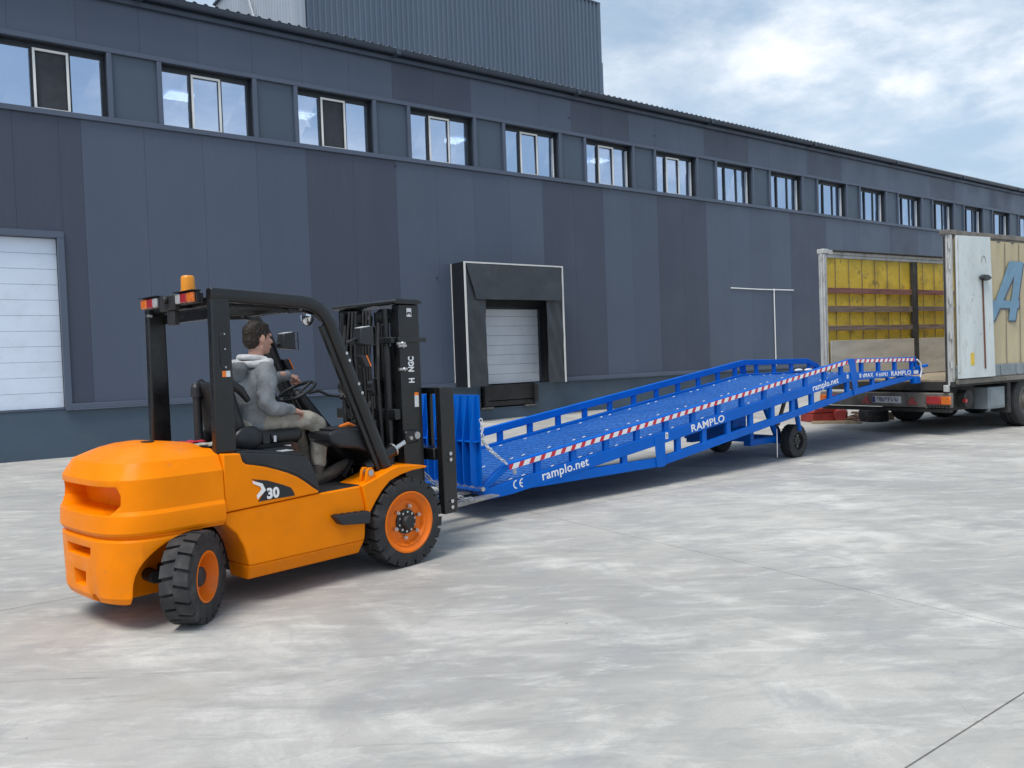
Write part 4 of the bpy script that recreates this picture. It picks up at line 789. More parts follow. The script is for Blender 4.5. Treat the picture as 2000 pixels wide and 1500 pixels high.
b.capsule(HC + Vector((.090, -.016, -.064)), .0085, HC + Vector((.090, .016, -.064)), .0085); b.capsule(HC + Vector((.088, -.013, -.076)), .0085, HC + Vector((.088, .013, -.076)), .0085)
limb(b, [((-.945, 0, 1.60), .064), ((-.932, 0, 1.70), .056), ((-.92, 0, 1.78), .056)])
for s_, el, wr in ((-1, (-1.02, -.272, 1.36), (-.83, -.24, 1.295)), (1, (-.86, .258, 1.41), (-.65, .14, 1.52))):
    limb(b, [((-.945, 0, 1.60), .05), ((-.955, s_ * .18, 1.575), .04), (el, .032), (wr, .026)])
    limb(b, [((-.96, 0, 1.55), .08), ((-1.04, 0, 1.24), .08), ((-1.0, s_ * .1, 1.21), .05), ((-.54, s_ * .16, 1.16), .04), ((-.50 - .02 * (s_ < 0), s_ * .17, .80), .03)], 10)
def hand(b, wr, d, up, curl, s_, spread=.0):
    """palm from the wrist along d, fingers curling towards -up, thumb on side s_"""
    wr = Vector(wr); d = Vector(d).normalized(); up = (Vector(up) - d * Vector(up).dot(d)).normalized(); sd_ = d.cross(up) * s_
    b.capsule(wr - d * .045, .029, wr + d * .01, .027)
    for k in range(5): b.capsule(wr, .022, wr + d * .078 + sd_ * (.031 - .0155 * k), .0135)
    L = [(.040, .028, .022), (.044, .031, .023), (.041, .029, .022), (.033, .022, .019)]
    for k in range(4):
        p = wr + d * .082 + sd_ * (.031 - .0205 * k); a = curl[0]
        for j, ln in enumerate(L[k]):
            dr = d * math.cos(a) - up * math.sin(a); q = p + dr * ln; b.capsule(p, .0098 - .0008 * j, q, .0090 - .0009 * j, 10); p = q; a += curl[1]
    p = wr + d * .022 + sd_ * .026
    for ln, dr in ((.042, d * .6 + sd_ * .7 - up * .25), (.031, d * .9 + sd_ * .15 - up * .45), (.025, d * .8 - sd_ * .3 - up * .5)):
        dr = dr.normalized(); q = p + dr * ln; b.capsule(p, .0125, q, .0108, 10); p = q
# right hand rests on the thigh, left hand grips the spinner knob
hand(b, (-.790, -.228, 1.292), (.93, .16, -.20), (.25, -.25, .93), (1.0, 1.0), -1)
hand(b, (-.600, .115, 1.545), (.80, .10, -.12), (.3, -.1, .95), (1.15, 1.15), 1)
body = b.build('body', M['skin'], dv); remesh(body, .0042, 3)
for s_ in (-1, 1):
    b = B(); b.sphere(HC + Vector((.0845, s_ * .030, .0035)), (.008, .012, .0075), 12, 8); b.build('eye', M['decal'], dv)
# hair: cap over the skull with a short back and sides
b = B()
b.sphere(HC + Vector((-.020, 0, .036)), (.1015, .0815, .094), 24, 16)
b.sphere(HC + Vector((-.055, 0, -.012)), (.066, .073, .078), 20, 12)
b.sphere(HC + Vector((.036, 0, .086)), (.048, .056, .032), 16, 10)
for s_ in (-1, 1): b.capsule(HC + Vector((.012, s_ * .067, .028)), .020, HC + Vector((.012, s_ * .069, -.008)), .011)
hr = b.build('hair', M['hair'], dv)
remesh(hr, .004, 2); th = bpy.data.textures.new('hair_noise', 'CLOUDS'); th.noise_scale = .018; th.noise_depth = 2; dh = hr.modifiers.new('tufts', 'DISPLACE'); dh.texture = th; dh.strength = .014; dh.mid_level = .5; dh.texture_coords = 'LOCAL'
# sweatshirt
b = B()
limb(b, [((-1.055, 0, 1.21), .150), ((-1.045, 0, 1.36), .152), ((-.985, 0, 1.50), .158), ((-.965, 0, 1.57), .118)])
for s_ in (-1, 1): limb(b, [((-1.03, s_ * .075, 1.22), .125), ((-1.02, s_ * .085, 1.36), .125), ((-.975, s_ * .10, 1.50), .115), ((-.965, s_ * .165, 1.585), .072)])
b.sphere((-.93, 0, 1.29), (.12, .15, .13), 16, 10)
limb(b, [((-.965, -.19, 1.578), .078), ((-1.005, -.255, 1.46), .068), ((-1.03, -.275, 1.36), .062), ((-.99, -.278, 1.322), .060), ((-.89, -.258, 1.300), .053), ((-.812, -.236, 1.294), .043)])
limb(b, [((-.945, .19, 1.578), .078), ((-.90, .25, 1.46), .066), ((-.85, .26, 1.41), .060), ((-.74, .195, 1.485), .052), ((-.655, .132, 1.540), .045), ((-.602, .117, 1.545), .041)])
for (p, d_) in (((-1.0, -.27, 1.34), .02), ((-.93, -.27, 1.30), .015), ((-1.02, -.262, 1.42), .014)): b.sphere(p, (.062 + d_, .05, .05), 12, 8)
hd_ = b.build('sweatshirt', M['hoodie'], dv); remesh(hd_, .0085, 5)
tx = bpy.data.textures.new('fold_noise', 'CLOUDS'); tx.noise_scale = .085; tx.noise_depth = 2
dm = hd_.modifiers.new('folds', 'DISPLACE'); dm.texture = tx; dm.strength = .022; dm.mid_level = .5; dm.texture_coords = 'LOCAL'
# folded hood with pale lining behind the neck
b = B()
pts = [(-.868, -.085, 1.655), (-.93, -.135, 1.640), (-1.02, -.125, 1.640), (-1.085, -.06, 1.645), (-1.105, .0, 1.648), (-1.085, .06, 1.645), (-1.02, .125, 1.640), (-.93, .135, 1.640), (-.868, .085, 1.655)]
for i in range(len(pts) - 1): b.capsule(pts[i], .030 + .008 * math.sin(i * 1.7), pts[i + 1], .030 + .008 * math.sin(i * 1.7 + 1.7))
pts2 = [(-.90, -.07, 1.675), (-.98, -.08, 1.690), (-1.045, -.03, 1.695), (-1.05, .03, 1.695), (-.98, .08, 1.69), (-.90, .07, 1.675)]
for i in range(len(pts2) - 1): b.capsule(pts2[i], .024, pts2[i + 1], .024)
ho = b.build('hood', M['hood'], dv); remesh(ho, .006, 3)
b = B()
for i in range(6):
    t = -1 + 2 * i / 5; b.capsule((-1.115, .11 * t, 1.62), .042, (-1.135 + .03 * abs(t), .07 * t, 1.53), .032)
hb = b.build('hood_back', M['hoodie'], dv); remesh(hb, .007, 4)
# trousers and shoes
b = B()
b.sphere((-1.06, 0, 1.205), (.15, .185, .095), 20, 12)
limb(b, [((-1.03, -.095, 1.215), .098), ((-.82, -.135, 1.215), .086), ((-.60, -.155, 1.200), .072), ((-.515, -.16, 1.150), .068), ((-.515, -.162, 1.02), .066), ((-.525, -.165, .87), .058)])
limb(b, [((-1.03, .095, 1.215), .098), ((-.82, .13, 1.215), .086), ((-.60, .165, 1.200), .072), ((-.50, .17, 1.150), .068), ((-.47, .172, 1.00), .064), ((-.44, .175, .85), .058)])
tr_ = b.build('trousers', M['trouser'], dv); remesh(tr_, .0085, 4)
dm = tr_.modifiers.new('folds', 'DISPLACE'); dm.texture = tx; dm.strength = .02; dm.mid_level = .5; dm.texture_coords = 'LOCAL'
for (x, y) in ((-.535, -.168), (-.45, .178)):
    b = B(); b.capsule((x, y, .745), .042, (x, y, .85), .044)
    limb(b, [((x - .015, y, .742), .044), ((x + .09, y - .005, .765), .047), ((x + .20, y - .010, .810), .044), ((x + .255, y - .012, .836), .030)])
    sh_ = b.build('shoe', M['shoe'], dv); remesh(sh_, .006, 3)
    b = B(); b.sweep([(x - .06, y, .702), (x + .03, y, .712), (x + .13, y - .005, .742), (x + .27, y - .012, .806)], [(-.044, -.010), (.044, -.010), (.044, .012), (-.044, .012)]); b.build('shoe_sole', M['decal'], sh_, .006)
# cloths left on the engine hood
b = B()
for i in range(7):
    t = i / 6; b.sphere((-1.50 + .17 * t, .12 + .03 * math.sin(i * 2.1), 1.092 + .008 * math.sin(i * 3)), (.035, .05, .016), 12, 8)
rg = b.build('rag', M['rag']); remesh(rg, .006, 2); rg.location = FL; rg.rotation_euler = (0, 0, FA); tag(rg, 'crumpled red rag on the rear hood of the forklift', 'rag')
b = B()
for i in range(6):
    t = i / 5; b.sphere((-1.43 + .17 * t, -.01 + .02 * math.cos(i * 2.1), 1.078 + .006 * math.sin(i * 2)), (.04, .055, .014), 12, 8)
rg = b.build('rag', M['ragg']); remesh(rg, .006, 2); rg.location = FL; rg.rotation_euler = (0, 0, FA); tag(rg, 'pale grey cloth folded beside the red rag on the forklift hood', 'rag')

# ---------------------------------------------------------------- mobile loading ramp (x up the slope, y to its far side)
RO, RA = (4.70, 6.80, 0.0), R(2.5)
rp = thing('loading_ramp', 'long blue steel mobile loading ramp on two wheels leading up to the trailer', 'loading ramp', RO, RA)
W = 2.0; KX = 7.21; EX = 9.60
def ztop(s):   # top of the main beam
    return .312 + (1.217 - .312) * s / KX if s < KX else 1.217 + (1.197 - 1.217) * (s - KX) / (EX - KX)
def zrail(s): return .535 + (1.432 - .535) * (s - .338) / (7.30 - .338) if s < 7.30 else 1.432 + (1.399 - 1.432) * (s - 7.30) / (9.474 - 7.30)
def zch(s):    # underside of the lower chord
    if s < 2.72: return .222 + (.250 - .222) * (s - .60) / 2.12
    return .250 + (.862 - .250) * (s - 2.72) / (7.46 - 2.72) if s < 7.46 else .862 + (.992 - .862) * (s - 7.46) / (8.958 - 7.46)
BH = .128; T = .07
for s_, y0 in ((-1, 0.0), (1, W - T)):
    y1 = y0 + T
    out = y0 if s_ < 0 else y1
    b = B(); b.prism([(.02, .205), (.02, .312), (KX, ztop(KX)), (EX, ztop(EX)), (EX, ztop(EX) - .10), (KX + .05, ztop(KX) - BH), (.40, ztop(.4) - .14)], 'y', y0, y1); mb = b.build('main_beam', M['blue'], rp, .006)
    b = B(); b.prism([(.60, zch(.6) + .03), (2.72, zch(2.72)), (7.46, zch(7.46)), (8.958, zch(8.958)), (9.40, 1.03), (9.40, 1.085), (9.176, 1.09), (8.95, 1.085), (7.537, .962), (2.72, .358), (1.288, .362), (.66, .30)], 'y', y0 + .004, y1 - .004); b.build('lower_chord', M['blue'], rp, .006)
    # rail: sloping end bar, long rail, level rail
    b = B(); h = .033
    b.sweep([(.03, (y0 + y1) / 2, .318), (.335, (y0 + y1) / 2, .508), (7.30, (y0 + y1) / 2, zrail(7.30) - h), (9.50, (y0 + y1) / 2, zrail(9.474) - h), (9.53, (y0 + y1) / 2, 1.24)] if s_ < 0 else
            [(.03, (y0 + y1) / 2, .318), (.335, (y0 + y1) / 2, .508), (7.30, (y0 + y1) / 2, zrail(7.30) - h), (9.32, (y0 + y1) / 2, zrail(9.3) - h), (9.70, (y0 + y1) / 2, 1.25)], [(-.034, -h - (.03 if s_ > 0 else 0)), (.034, -h - (.03 if s_ > 0 else 0)), (.034, h), (-.034, h)]); rail = b.build('top_rail', M['blue'], rp, .006)
    ps = [.781 + .5253 * k for k in range(12)] + [7.05] + [7.68, 8.23, 8.79, 9.40]
    for s0 in ps:
        bx('rail_post', M['blue'], rp, s0 - .041, s0 + .041, y0 + .012, y1 - .012, ztop(s0) - .01, zrail(s0) - .05, .004)
    for s0 in [1.59, 2.12] + [3.10 + .515 * k for k in range(9)] + [8.02, 8.55]:
        zt = ztop(s0) - BH + .01; zb = (.35 if s0 < 2.72 else zch(s0) + .088)
        if zt - zb > .015: bx('web_post', M['blue'], rp, s0 - .043, s0 + .043, y0 + .010, y1 - .010, zb, zt, .004)
    yo = y0 - .012 if s_ < 0 else y1 + .001
    b = B(); b.prism([(2.63, .575), (2.645, .605), (2.665, .615), (2.79, .622), (2.81, .60), (2.825, .275), (2.80, .25), (2.68, .246), (2.655, .265)], 'y', yo, yo + .011); b.build('gusset_plate', M['blue'], rp, .003)
    b = B(); b.prism([(7.225, 1.395), (7.33, 1.438), (7.415, 1.415), (7.50, .87), (7.36, .86)], 'y', yo, yo + .011); b.build('gusset_plate', M['blue'], rp, .003)
# hazard tape on the near rail
import mathutils
def tape(s0, s1):
    L = math.hypot(s1 - s0, zrail(s1) - zrail(s0)); a = math.atan2(zrail(s1) - zrail(s0), s1 - s0)
    o = bx('hazard_tape', M['tape'], rp, 0, L, 0, .003, -.052, 0); o.location = (s0, -.0022, zrail(s0) - .010); o.rotation_euler = (0, -a, 0)
tape(.37, 7.20); tape(7.43, 9.44)
# deck in plates, with clips, and cross members
def deck(s0, s1, t0, t1):
    b = B(); b.hexa([(s0, .075, t0 - .02), (s1, .075, t1 - .02), (s1, W - .075, t1 - .02), (s0, W - .075, t0 - .02), (s0, .075, t0), (s1, .075, t1), (s1, W - .075, t1), (s0, W - .075, t0)])
    return b.build('deck_plate', M['deck'], rp)
cuts = [.46, 1.83, 3.20, 4.57, 5.94, KX]
deck(.02, .455, .285, ztop(.455) - .035)
for a, c in zip(cuts[:-1], cuts[1:]): deck(a + .002, c - .002, ztop(a) - .035, ztop(c) - .035)
deck(KX + .002, 8.4, ztop(KX) - .035, ztop(8.4) - .035); deck(8.404, 9.60, ztop(8.4) - .035, ztop(9.6) - .035)
clip = B(); clip.box(-.028, .028, -.008, .008, 0, .006); clipm = clip.mesh('deck_clip'); clipm.materials.append(M['white'])
for r_, y in enumerate((.18, 1.02, W - .16)):
    for k in range(18):
        s0 = .62 + .515 * k + (.2 if r_ == 1 else 0)
        for ds in ((0,) if (k + r_) % 2 else (-.09, .09)):
            o = bpy.data.objects.new('deck_clip', clipm); col.objects.link(o); o.parent = rp; o.location = (s0 + ds, y, ztop(s0 + ds) - .0345); o.rotation_euler = (0, -.125 if s0 < KX else 0, R(14))
for k in range(15):
    s0 = .5 + .62 * k; bx('cross_member', M['blue'], rp, s0, s0 + .05, .074, W - .074, ztop(s0) - BH + .0, ztop(s0) - .062)
# end lip towards the trailer
b = B(); b.hexa([(9.605, .06, 1.115), (9.95, .06, 1.09), (9.95, W - .06, 1.09), (9.605, W - .06, 1.115), (9.605, .06, 1.16), (9.95, .06, 1.105), (9.95, W - .06, 1.105), (9.605, W - .06, 1.16)]); b.build('end_lip', M['blue'], rp, .004)
for y0 in (-.02, W - .08):
    b = B(); b.box(9.42, 9.62, y0 + .0, y0 + .10, .95, 1.07); b.box(9.62, 9.72, y0 + .02, y0 + .09, 1.12, 1.25); b.cyl((9.66, y0 - .03, 1.24), (9.80, y0 - .03, 1.25), .028, n=12); b.build('docking_hook', M['blue'], rp, .006)
b = B(); b.tube([(9.50, -.02, 1.36), (9.60, -.03, 1.30), (9.64, -.03, 1.18), (9.60, -.02, 1.05)], .014, 8); b.build('rope_loop', M['plate'], rp)
for q in ((8.9, W - .12, 1.225), (9.1, W - .2, 1.222)):
    b = B(); b.sphere(q, (.12, .05, .03), 14, 8); b.build('strap_bundle', M['plate'], rp)
# upright ribbed entry plate
b = B(); b.box(-.012, .0, -.03, W + .03, .335, 1.27); en = b.build('entry_plate', M['blue'], rp, .003)
for k in range(16):
    y = .02 + .128 * k; b = B()
    b.prism([(-.0125, 1.262), (-.025, 1.262), (-.10, .80), (-.10, .40), (-.05, .345), (-.0125, .345)], 'y', y, y + .012); b.build('entry_rib', M['blue'], en)
for z in (.80, ): bx('entry_stiffener', M['blue'], en, -.085, -.0125, -.02, W + .02, z, z + .010)
bx('entry_flange', M['blue'], en, -.06, .02, -.03, W + .03, .318, .333)
b = B(); b.cyl((-.01, -.05, .33), (-.01, W + .05, .33), .022, n=12); b.build('hinge_bar', M['zinc'], rp)
for y0 in (-.035, W + .035):
    b = B(); sg = .02 if y0 < 0 else -.02
    chain_links(b, [(.0, y0, 1.03), (.012, y0, .92), (.03, y0 + sg, .80), (.12, y0 + sg, .70), (.33, y0 + sg, .545)], .05, .0055); chain_links(b, [(.0, y0, .93), (.02, y0 + sg, .83), (.10, y0 + sg, .735), (.20, y0 + sg, .64)], .05, .0055); b.build('safety_chain', M['plate'], rp)
# running gear
AX = 6.10
b = B(); b.box(AX - .06, AX + .06, .30, W - .30, .20, .31); b.box(AX - .9, AX + .05, .42, .54, .24, .33); b.box(AX - .9, AX + .05, W - .54, W - .42, .24, .33); b.box(AX - .92, AX - .84, .40, W - .40, .30, .52); ax_ = b.build('axle_frame', M['blue'], rp, .008)
for y in (.48, W - .48):
    b = B(); b.cyl((AX - .15, y, .34), (AX - .48, y, .86), .045, n=14); b.build('lift_ram', M['blue'], rp)
    b = B(); b.cyl((AX - .02, y, .30), (AX - .15, y, .50), .025, n=12); b.build('ram_rod', M['chrome'], rp)
b = B(); b.tube([(AX + .02, .20, .40), (AX - .0, .22, .62), (AX - .02, .24, ztop(AX) - BH)], .035, 10); b.build('axle_strut', M['blue'], rp)
b = B(); b.tube([(AX - .38, .30, .52), (AX - .05, .34, .98)], .03, 10); b.build('pump_lever', M['plank'], rp)
b = B(); b.box(AX - 1.05, AX - .72, .60, 1.0, .50, .68); b.cyl((AX - .9, .8, .68), (AX - .9, .8, .74), .05, n=12); b.build('hand_pump', M['blue'], rp, .02)
b = B(); b.tube([(AX - .80, .05, .5), (AX - .83, .03, .32), (AX - .82, .04, .10)], .005, 6); b.build('loose_strap', M['plate'], rp)
def rwheel(y, out):
    b = B(); n_ = 48; r = .247; hw = .085
    b.lathe([(.13, -hw), (.20, -hw), (.232, -hw * .9), (.240, -hw * .6), (.240, hw * .6), (.232, hw * .9), (.20, hw), (.13, hw)], (0, 0, 0), (0, 1, 0), n_, close=True)
    for k in range(32):
        for sd2 in (-1, 1):
            a = 2 * math.pi * (k + (.5 if sd2 > 0 else 0)) / 32
            def P(da, rr, yy): return (rr * math.sin(a + da), yy, rr * math.cos(a + da))
            b.hexa([P(-.06, .226, sd2 * hw * .98), P(.06, .226, sd2 * hw * .98), P(.09, .238, 0), P(-.03, .238, 0), P(-.05, r, sd2 * hw * .93), P(.05, r, sd2 * hw * .93), P(.08, r, 0), P(-.02, r, 0)])
    t = b.build('wheel', M['rubber'], rp, sharp=30); t.location = (AX, y, .247)
    b = B(); b.lathe([(.205, out * hw * .9), (.20, out * hw * 1.02), (.188, out * hw * 1.0), (.18, out * hw * .55), (.075, out * hw * .40), (.07, out * hw * .75), (.045, out * hw * .8), (0, out * hw * .8)], (0, 0, 0), (0, 1, 0), 36, cap=False); b.build('rim', M['matte'], t)
    for k in range(5):
        a = 2 * math.pi * k / 5 + .4; b = B(); b.cyl((.085 * math.sin(a), out * hw * .42, .085 * math.cos(a)), (.085 * math.sin(a), out * hw * .62, .085 * math.cos(a)), .012, n=8); b.build('wheel_nut', M['zinc'], t)
    b = B(); b.cyl((0, -out * hw * 1.0, 0), (0, -out * hw * 2.2, 0), .05, n=12); b.build('hub', M['blue'], t)
rwheel(.29, -1); rwheel(1.62, 1)
# lettering
SL = math.atan2(1.217 - .312, KX)
def lettering(nm, txt, s0, w_, zoff, h_, bold=.002, lev=False):
    a = -SL if not lev else .008
    o = flat_text(nm, txt, .14, M['white'], rp, (0, 0, 0), (0, 0, 0), bold, space=1.06)
    xs_ = [v.co.x for v in o.data.vertices]; ys_ = [v.co.y for v in o.data.vertices]
    o.matrix_local = Matrix.Translation((s0, -.0012, ztop(s0) + zoff)) @ Matrix.Rotation(a, 4, 'Y') @ Matrix.Rotation(R(90), 4, 'X') @ Matrix.Diagonal((w_ / (max(xs_) - min(xs_)), h_ / (max(ys_) - min(ys_)), 1, 1)) @ Matrix.Translation((-min(xs_), 0, 0))
    return o
lettering('lettering_web_address', 'ramplo.net', .824, .70, -.100, .128)
lettering('lettering_name', 'RAMPLO', 3.345, .69, -.112, .094)
lettering('lettering_web_address', 'ramplo.net', 6.19, .73, -.100, .120)
lettering('lettering_capacity', '8 tMAX', 7.55, .44, -.086, .066, .0015, True)
lettering('lettering_capacity', '4 inhN.l', 8.08, .39, -.086, .066, .0015, True)
lettering('lettering_name', 'RAMPLO', 8.60, .70, -.092, .082, .002, True)
b = B(); b.box(0, .17, -.002, 0, -.03, .03); pl = b.build('data_plate', M['plate'], rp); pl.location = (9.40, -.0015, 1.145)
b = B(); b.box(0, .05, -.002, 0, -.04, .04); pl = b.build('data_plate', M['plate'], rp); pl.location = (2.835, -.0015, ztop(2.835) - .052); flat_text('plate_digit', '3', .06, M['decal'], pl, (.008, -.0035, -.022), (R(90), 0, 0))
b = B(); b.box(0, .05, -.002, 0, -.03, .03); pl = b.build('data_plate', M['plate'], rp); pl.location = (7.16, -.0015, ztop(7.16) - .05)
b = B(); b.box(0, .05, -.002, 0, -.03, .03); pl = b.build('data_plate', M['plate'], rp); pl.location = (.48, .076, .44)
b = B()
def arc(cx, cz, r0, r1, a0, a1):
    k = 14; A = [(cx + r1 * math.cos(a0 + (a1 - a0) * i / k), cz + r1 * math.sin(a0 + (a1 - a0) * i / k)) for i in range(k + 1)]; C = [(cx + r0 * math.cos(a0 + (a1 - a0) * i / k), cz + r0 * math.sin(a0 + (a1 - a0) * i / k)) for i in range(k, -1, -1)]
    for i in range(k): b.prism([A[i], A[i + 1], C[k - i - 1], C[k - i]], 'y', -.0028, -.0012)
arc(.462, .318, .034, .047, R(90), R(270)); arc(.545, .325, .034, .047, R(90), R(270)); b.box(.51, .54, -.0028, -.0012, .319, .331)
b.build('ce_mark', M['white'], rp)
# sling chain from the fork carriage to the ramp
b = B(); f0 = Matrix.Translation(FL) @ Matrix.Rotation(FA, 4, 'Z')
chain_links(b, [f0 @ Vector(q) for q in ((.66, .02, .66), (.80, .02, .53), (.95, .02, .42), (1.08, .03, .365), (1.22, .04, .300), (1.34, .05, .285))], .06, .0065)
ch = b.build('chain', M['zinc']); tag(ch, 'galvanised chain slung from the forklift carriage down to its fork', 'chain')

# ---------------------------------------------------------------- curtain-sided trailer (x forward, y to its far side)
TO, TA = (14.665, 6.843, 0.0), R(-5)
tr = thing('semi_trailer', 'worn curtain sided trailer with beige tarpaulin, open rear door and no roof cover', 'trailer', TO, TA)
TL, TW, BZ, TZ = 10.0, 2.65, .99, 3.58
b = B(); b.box(.02, TL, .04, TW - .04, .955, BZ); b.build('floor', M['floorw'], tr)
b = B(); b.box(.0, TL, .0, .11, .86, .953); b.box(0, TL, TW - .11, TW, .86, .953); b.box(.0, .12, .11, TW - .11, .80, .953)
for k in range(8): b.box(.6 + 1.15 * k, .68 + 1.15 * k, .112, TW - .112, .84, .95)
b.build('bed_frame', M['chass'], tr, .006)
b = B()
for y in (.82, TW - .92): b.box(.121, TL - .1, y, y + .10, .55, .95)
b.build('chassis_beam', M['chass'], tr)
for y0 in (.0, TW - .11):
    b = B(); b.box(.0, .11, y0, y0 + .11, BZ - .04, TZ - .075); b.box(-.03, .0, y0 + .02, y0 + .05, BZ - .1, TZ - .09); b.box(.02, .09, y0 - .012 if y0 < 1 else y0 + .111, y0 - .001 if y0 < 1 else y0 + .122, BZ, TZ - .1)
    ps = b.build('rear_post', M['tsteel'], tr, .005)
    for z in (1.25, 1.75, 2.35, 2.95, 3.3):
        b = B(); b.cyl((-.012, y0 + .055 if y0 > 1 else y0 - .012, z - .06), (-.012, y0 + .055 if y0 > 1 else y0 - .012, z + .06), .018, n=10); b.build('hinge', M['tsteel'], ps)
b = B(); b.cyl((-.045, .06, .80), (-.045, .06, TZ - .12), .016, n=10); lb = b.build('lock_bar', M['chass'], tr)
b = B(); b.box(-.09, -.02, .02, .10, .78, .90); b.build('lock_cam', M['tsteel'], lb, .01)
b = B(); b.cyl((-.02, TW - .14, .95), (-.02, TW - .14, TZ - .12), .013, n=10); b.build('lock_bar', M['tsteel'], tr)
b = B(); b.prism([(-.02, TZ - .09), (.14, TZ - .09), (.14, TZ - .01), (-.02, TZ - .01)], 'x', -.06, .16); b.build('corner_cap', M['bumper'], tr, .01)
b = B(); b.box(-.02, .16, TW - .13, TW + .02, TZ - .09, TZ - .0); b.build('corner_cap', M['tsteel'], tr, .01)
for y0, m_ in ((-.01, 'bumper'), (TW - .10, 'tsteel')):
    b = B(); b.box(.161, TL, y0, y0 + .11, TZ - .10, TZ - .015); b.box(.161, TL, y0 + .02, y0 + .09, TZ - .165, TZ - .101); b.build('roof_rail', M[m_], tr, .006)
b = B(); b.cyl((.3, TW - .13, TZ - .03), (TL, TW - .13, TZ - .03), .022, n=8); b.build('roof_runner', M['chass'], tr)
# near curtain with sewn straps
b = B(); nx, nz = 120, 10; G = []
for j in range(nz + 1):
    z = 1.22 + (TZ - .14 - 1.22) * j / nz
    G.append([b.bm.verts.new((.15 + (TL - .2) * i / nx, .012 - .014 * abs(math.sin(i * math.pi / 3.0)) + .008 * math.sin(j * .9 + i), z)) for i in range(nx + 1)])
for j in range(nz):
    for i in range(nx): b.face([G[j][i], G[j][i + 1], G[j + 1][i + 1], G[j + 1][i]])
cu = b.build('side_curtain', M['curt'], tr, sharp=80)
for k in range(18):
    x = 1.30 + .49 * k; b = B(); b.box(x, x + .014, -.012, -.007, 1.06, TZ - .16); b.build('curtain_strap', M['bumper'], cu)
for k in range(9):
    x0 = .14 + 1.1 * k; bx('side_board', M['tgrey'], tr, x0, x0 + 1.09, -.03, .02, 1.0, 1.21, .01)
    for q in (.28, .82): bx('board_latch', M['tgrey'], tr, x0 + q, x0 + q + .05, -.05, -.031, 1.02, 1.20, .006)
bx('side_rave', M['bumper'], tr, .12, TL, -.035, .0, .90, .985, .008)
# far side, seen from inside: tarpaulin, stake boards, kick board, pillar
b = B(); nx, nz = 90, 12; G = []
for j in range(nz + 1):
    z = 1.0 + (TZ - .14 - 1.0) * j / nz
    G.append([b.bm.verts.new((.12 + (TL - .2) * i / nx, TW - .055 + .014 * math.sin(i * 1.1) * math.sin(j * .6 + i * .3), z)) for i in range(nx + 1)])
for j in range(nz):
    for i in range(nx): b.face([G[j][i], G[j][i + 1], G[j + 1][i + 1], G[j + 1][i]])
cf = b.build('far_curtain', M['yell'], tr, sharp=80); so = cf.modifiers.new('t', 'SOLIDIFY'); so.thickness = .004; so.offset = 1
for k in range(15):
    x = .40 + .43 * k; b = B(); b.box(x, x + .014, TW - .085, TW - .078, 1.0, TZ - .18); b.build('curtain_strap', M['plank'], cf)
for z0, z1, m_ in ((2.705, 2.815, 'plankr'), (2.345, 2.455, 'plank'), (1.945, 2.06, 'plank')):
    for x0, x1 in ((.14, 2.94), (3.09, 5.9), (6.05, 8.8)): bx('stake_board', M[m_], tr, x0, x1, TW - .125, TW - .10, z0 + random.uniform(-.02, .02), z1, .004)
for x0, x1 in ((.13, 2.93), (3.10, 5.9), (6.05, 8.8)): bx('kick_board', M['ply'], tr, x0, x1, TW - .15, TW - .126, 1.0, 1.76, .004)
for x0 in (2.95, 5.92):
    b = B(); b.box(x0, x0 + .13, TW - .17, TW - .075, .99, TZ - .17); pl = b.build('side_pillar', M['chass'], tr, .008)
    b = B(); b.box(x0 - .02, x0 - .001, TW - .15, TW - .09, 1.8, 3.3); b.box(x0 + .131, x0 + .15, TW - .15, TW - .09, 1.8, 3.2); b.build('pillar_pocket', M['chass'], pl)
b = B(); b.box(TL - .06, TL, .05, TW - .05, .99, TZ - .02); b.build('front_wall', M['tsteel'], tr)
# open rear door folded back along the near side
dr = B(); dr.hexa([(.10, -.085, 1.0), (1.22, -.105, 1.0), (1.22, -.07, 1.0), (.10, -.05, 1.0), (.10, -.085, TZ - .115), (1.13, -.105, TZ - .10), (1.13, -.07, TZ - .10), (.10, -.05, TZ - .115)]); door = dr.build('rear_door', M['tdoor'], tr, .006)
b = B(); b.cyl((.88, -.112, 1.15), (.84, -.112, 2.72), .014, n=8); b.build('door_rod', M['rust'], door)
b = B(); b.prism([(.70, 2.745), (.78, 2.80), (.92, 2.80), (1.02, 2.745), (.92, 2.70), (.78, 2.705)], 'y', -.19, -.11); b.build('door_buffer', M['decal'], door, .015)
b = B(); b.box(.44, .56, -.0945, -.0925, 1.22, 1.44); b.build('door_sticker', M['yell'], door)
b = B()
for z in (1.05, 3.3): b.box(.3, .42, -.1, -.0905, z, z + .05)
bx('door_trim', M['tsteel'], door, .11, .125, -.094, -.0865, 1.02, 3.43); b.bm.free()
b = B(); b.tube([(.90 + .07 * math.cos(t), -.104, 3.02 + .12 * math.sin(t)) for t in [math.pi * i / 8 for i in range(9)]], .004, 5); b.build('door_scratch', M['bumper'], door)
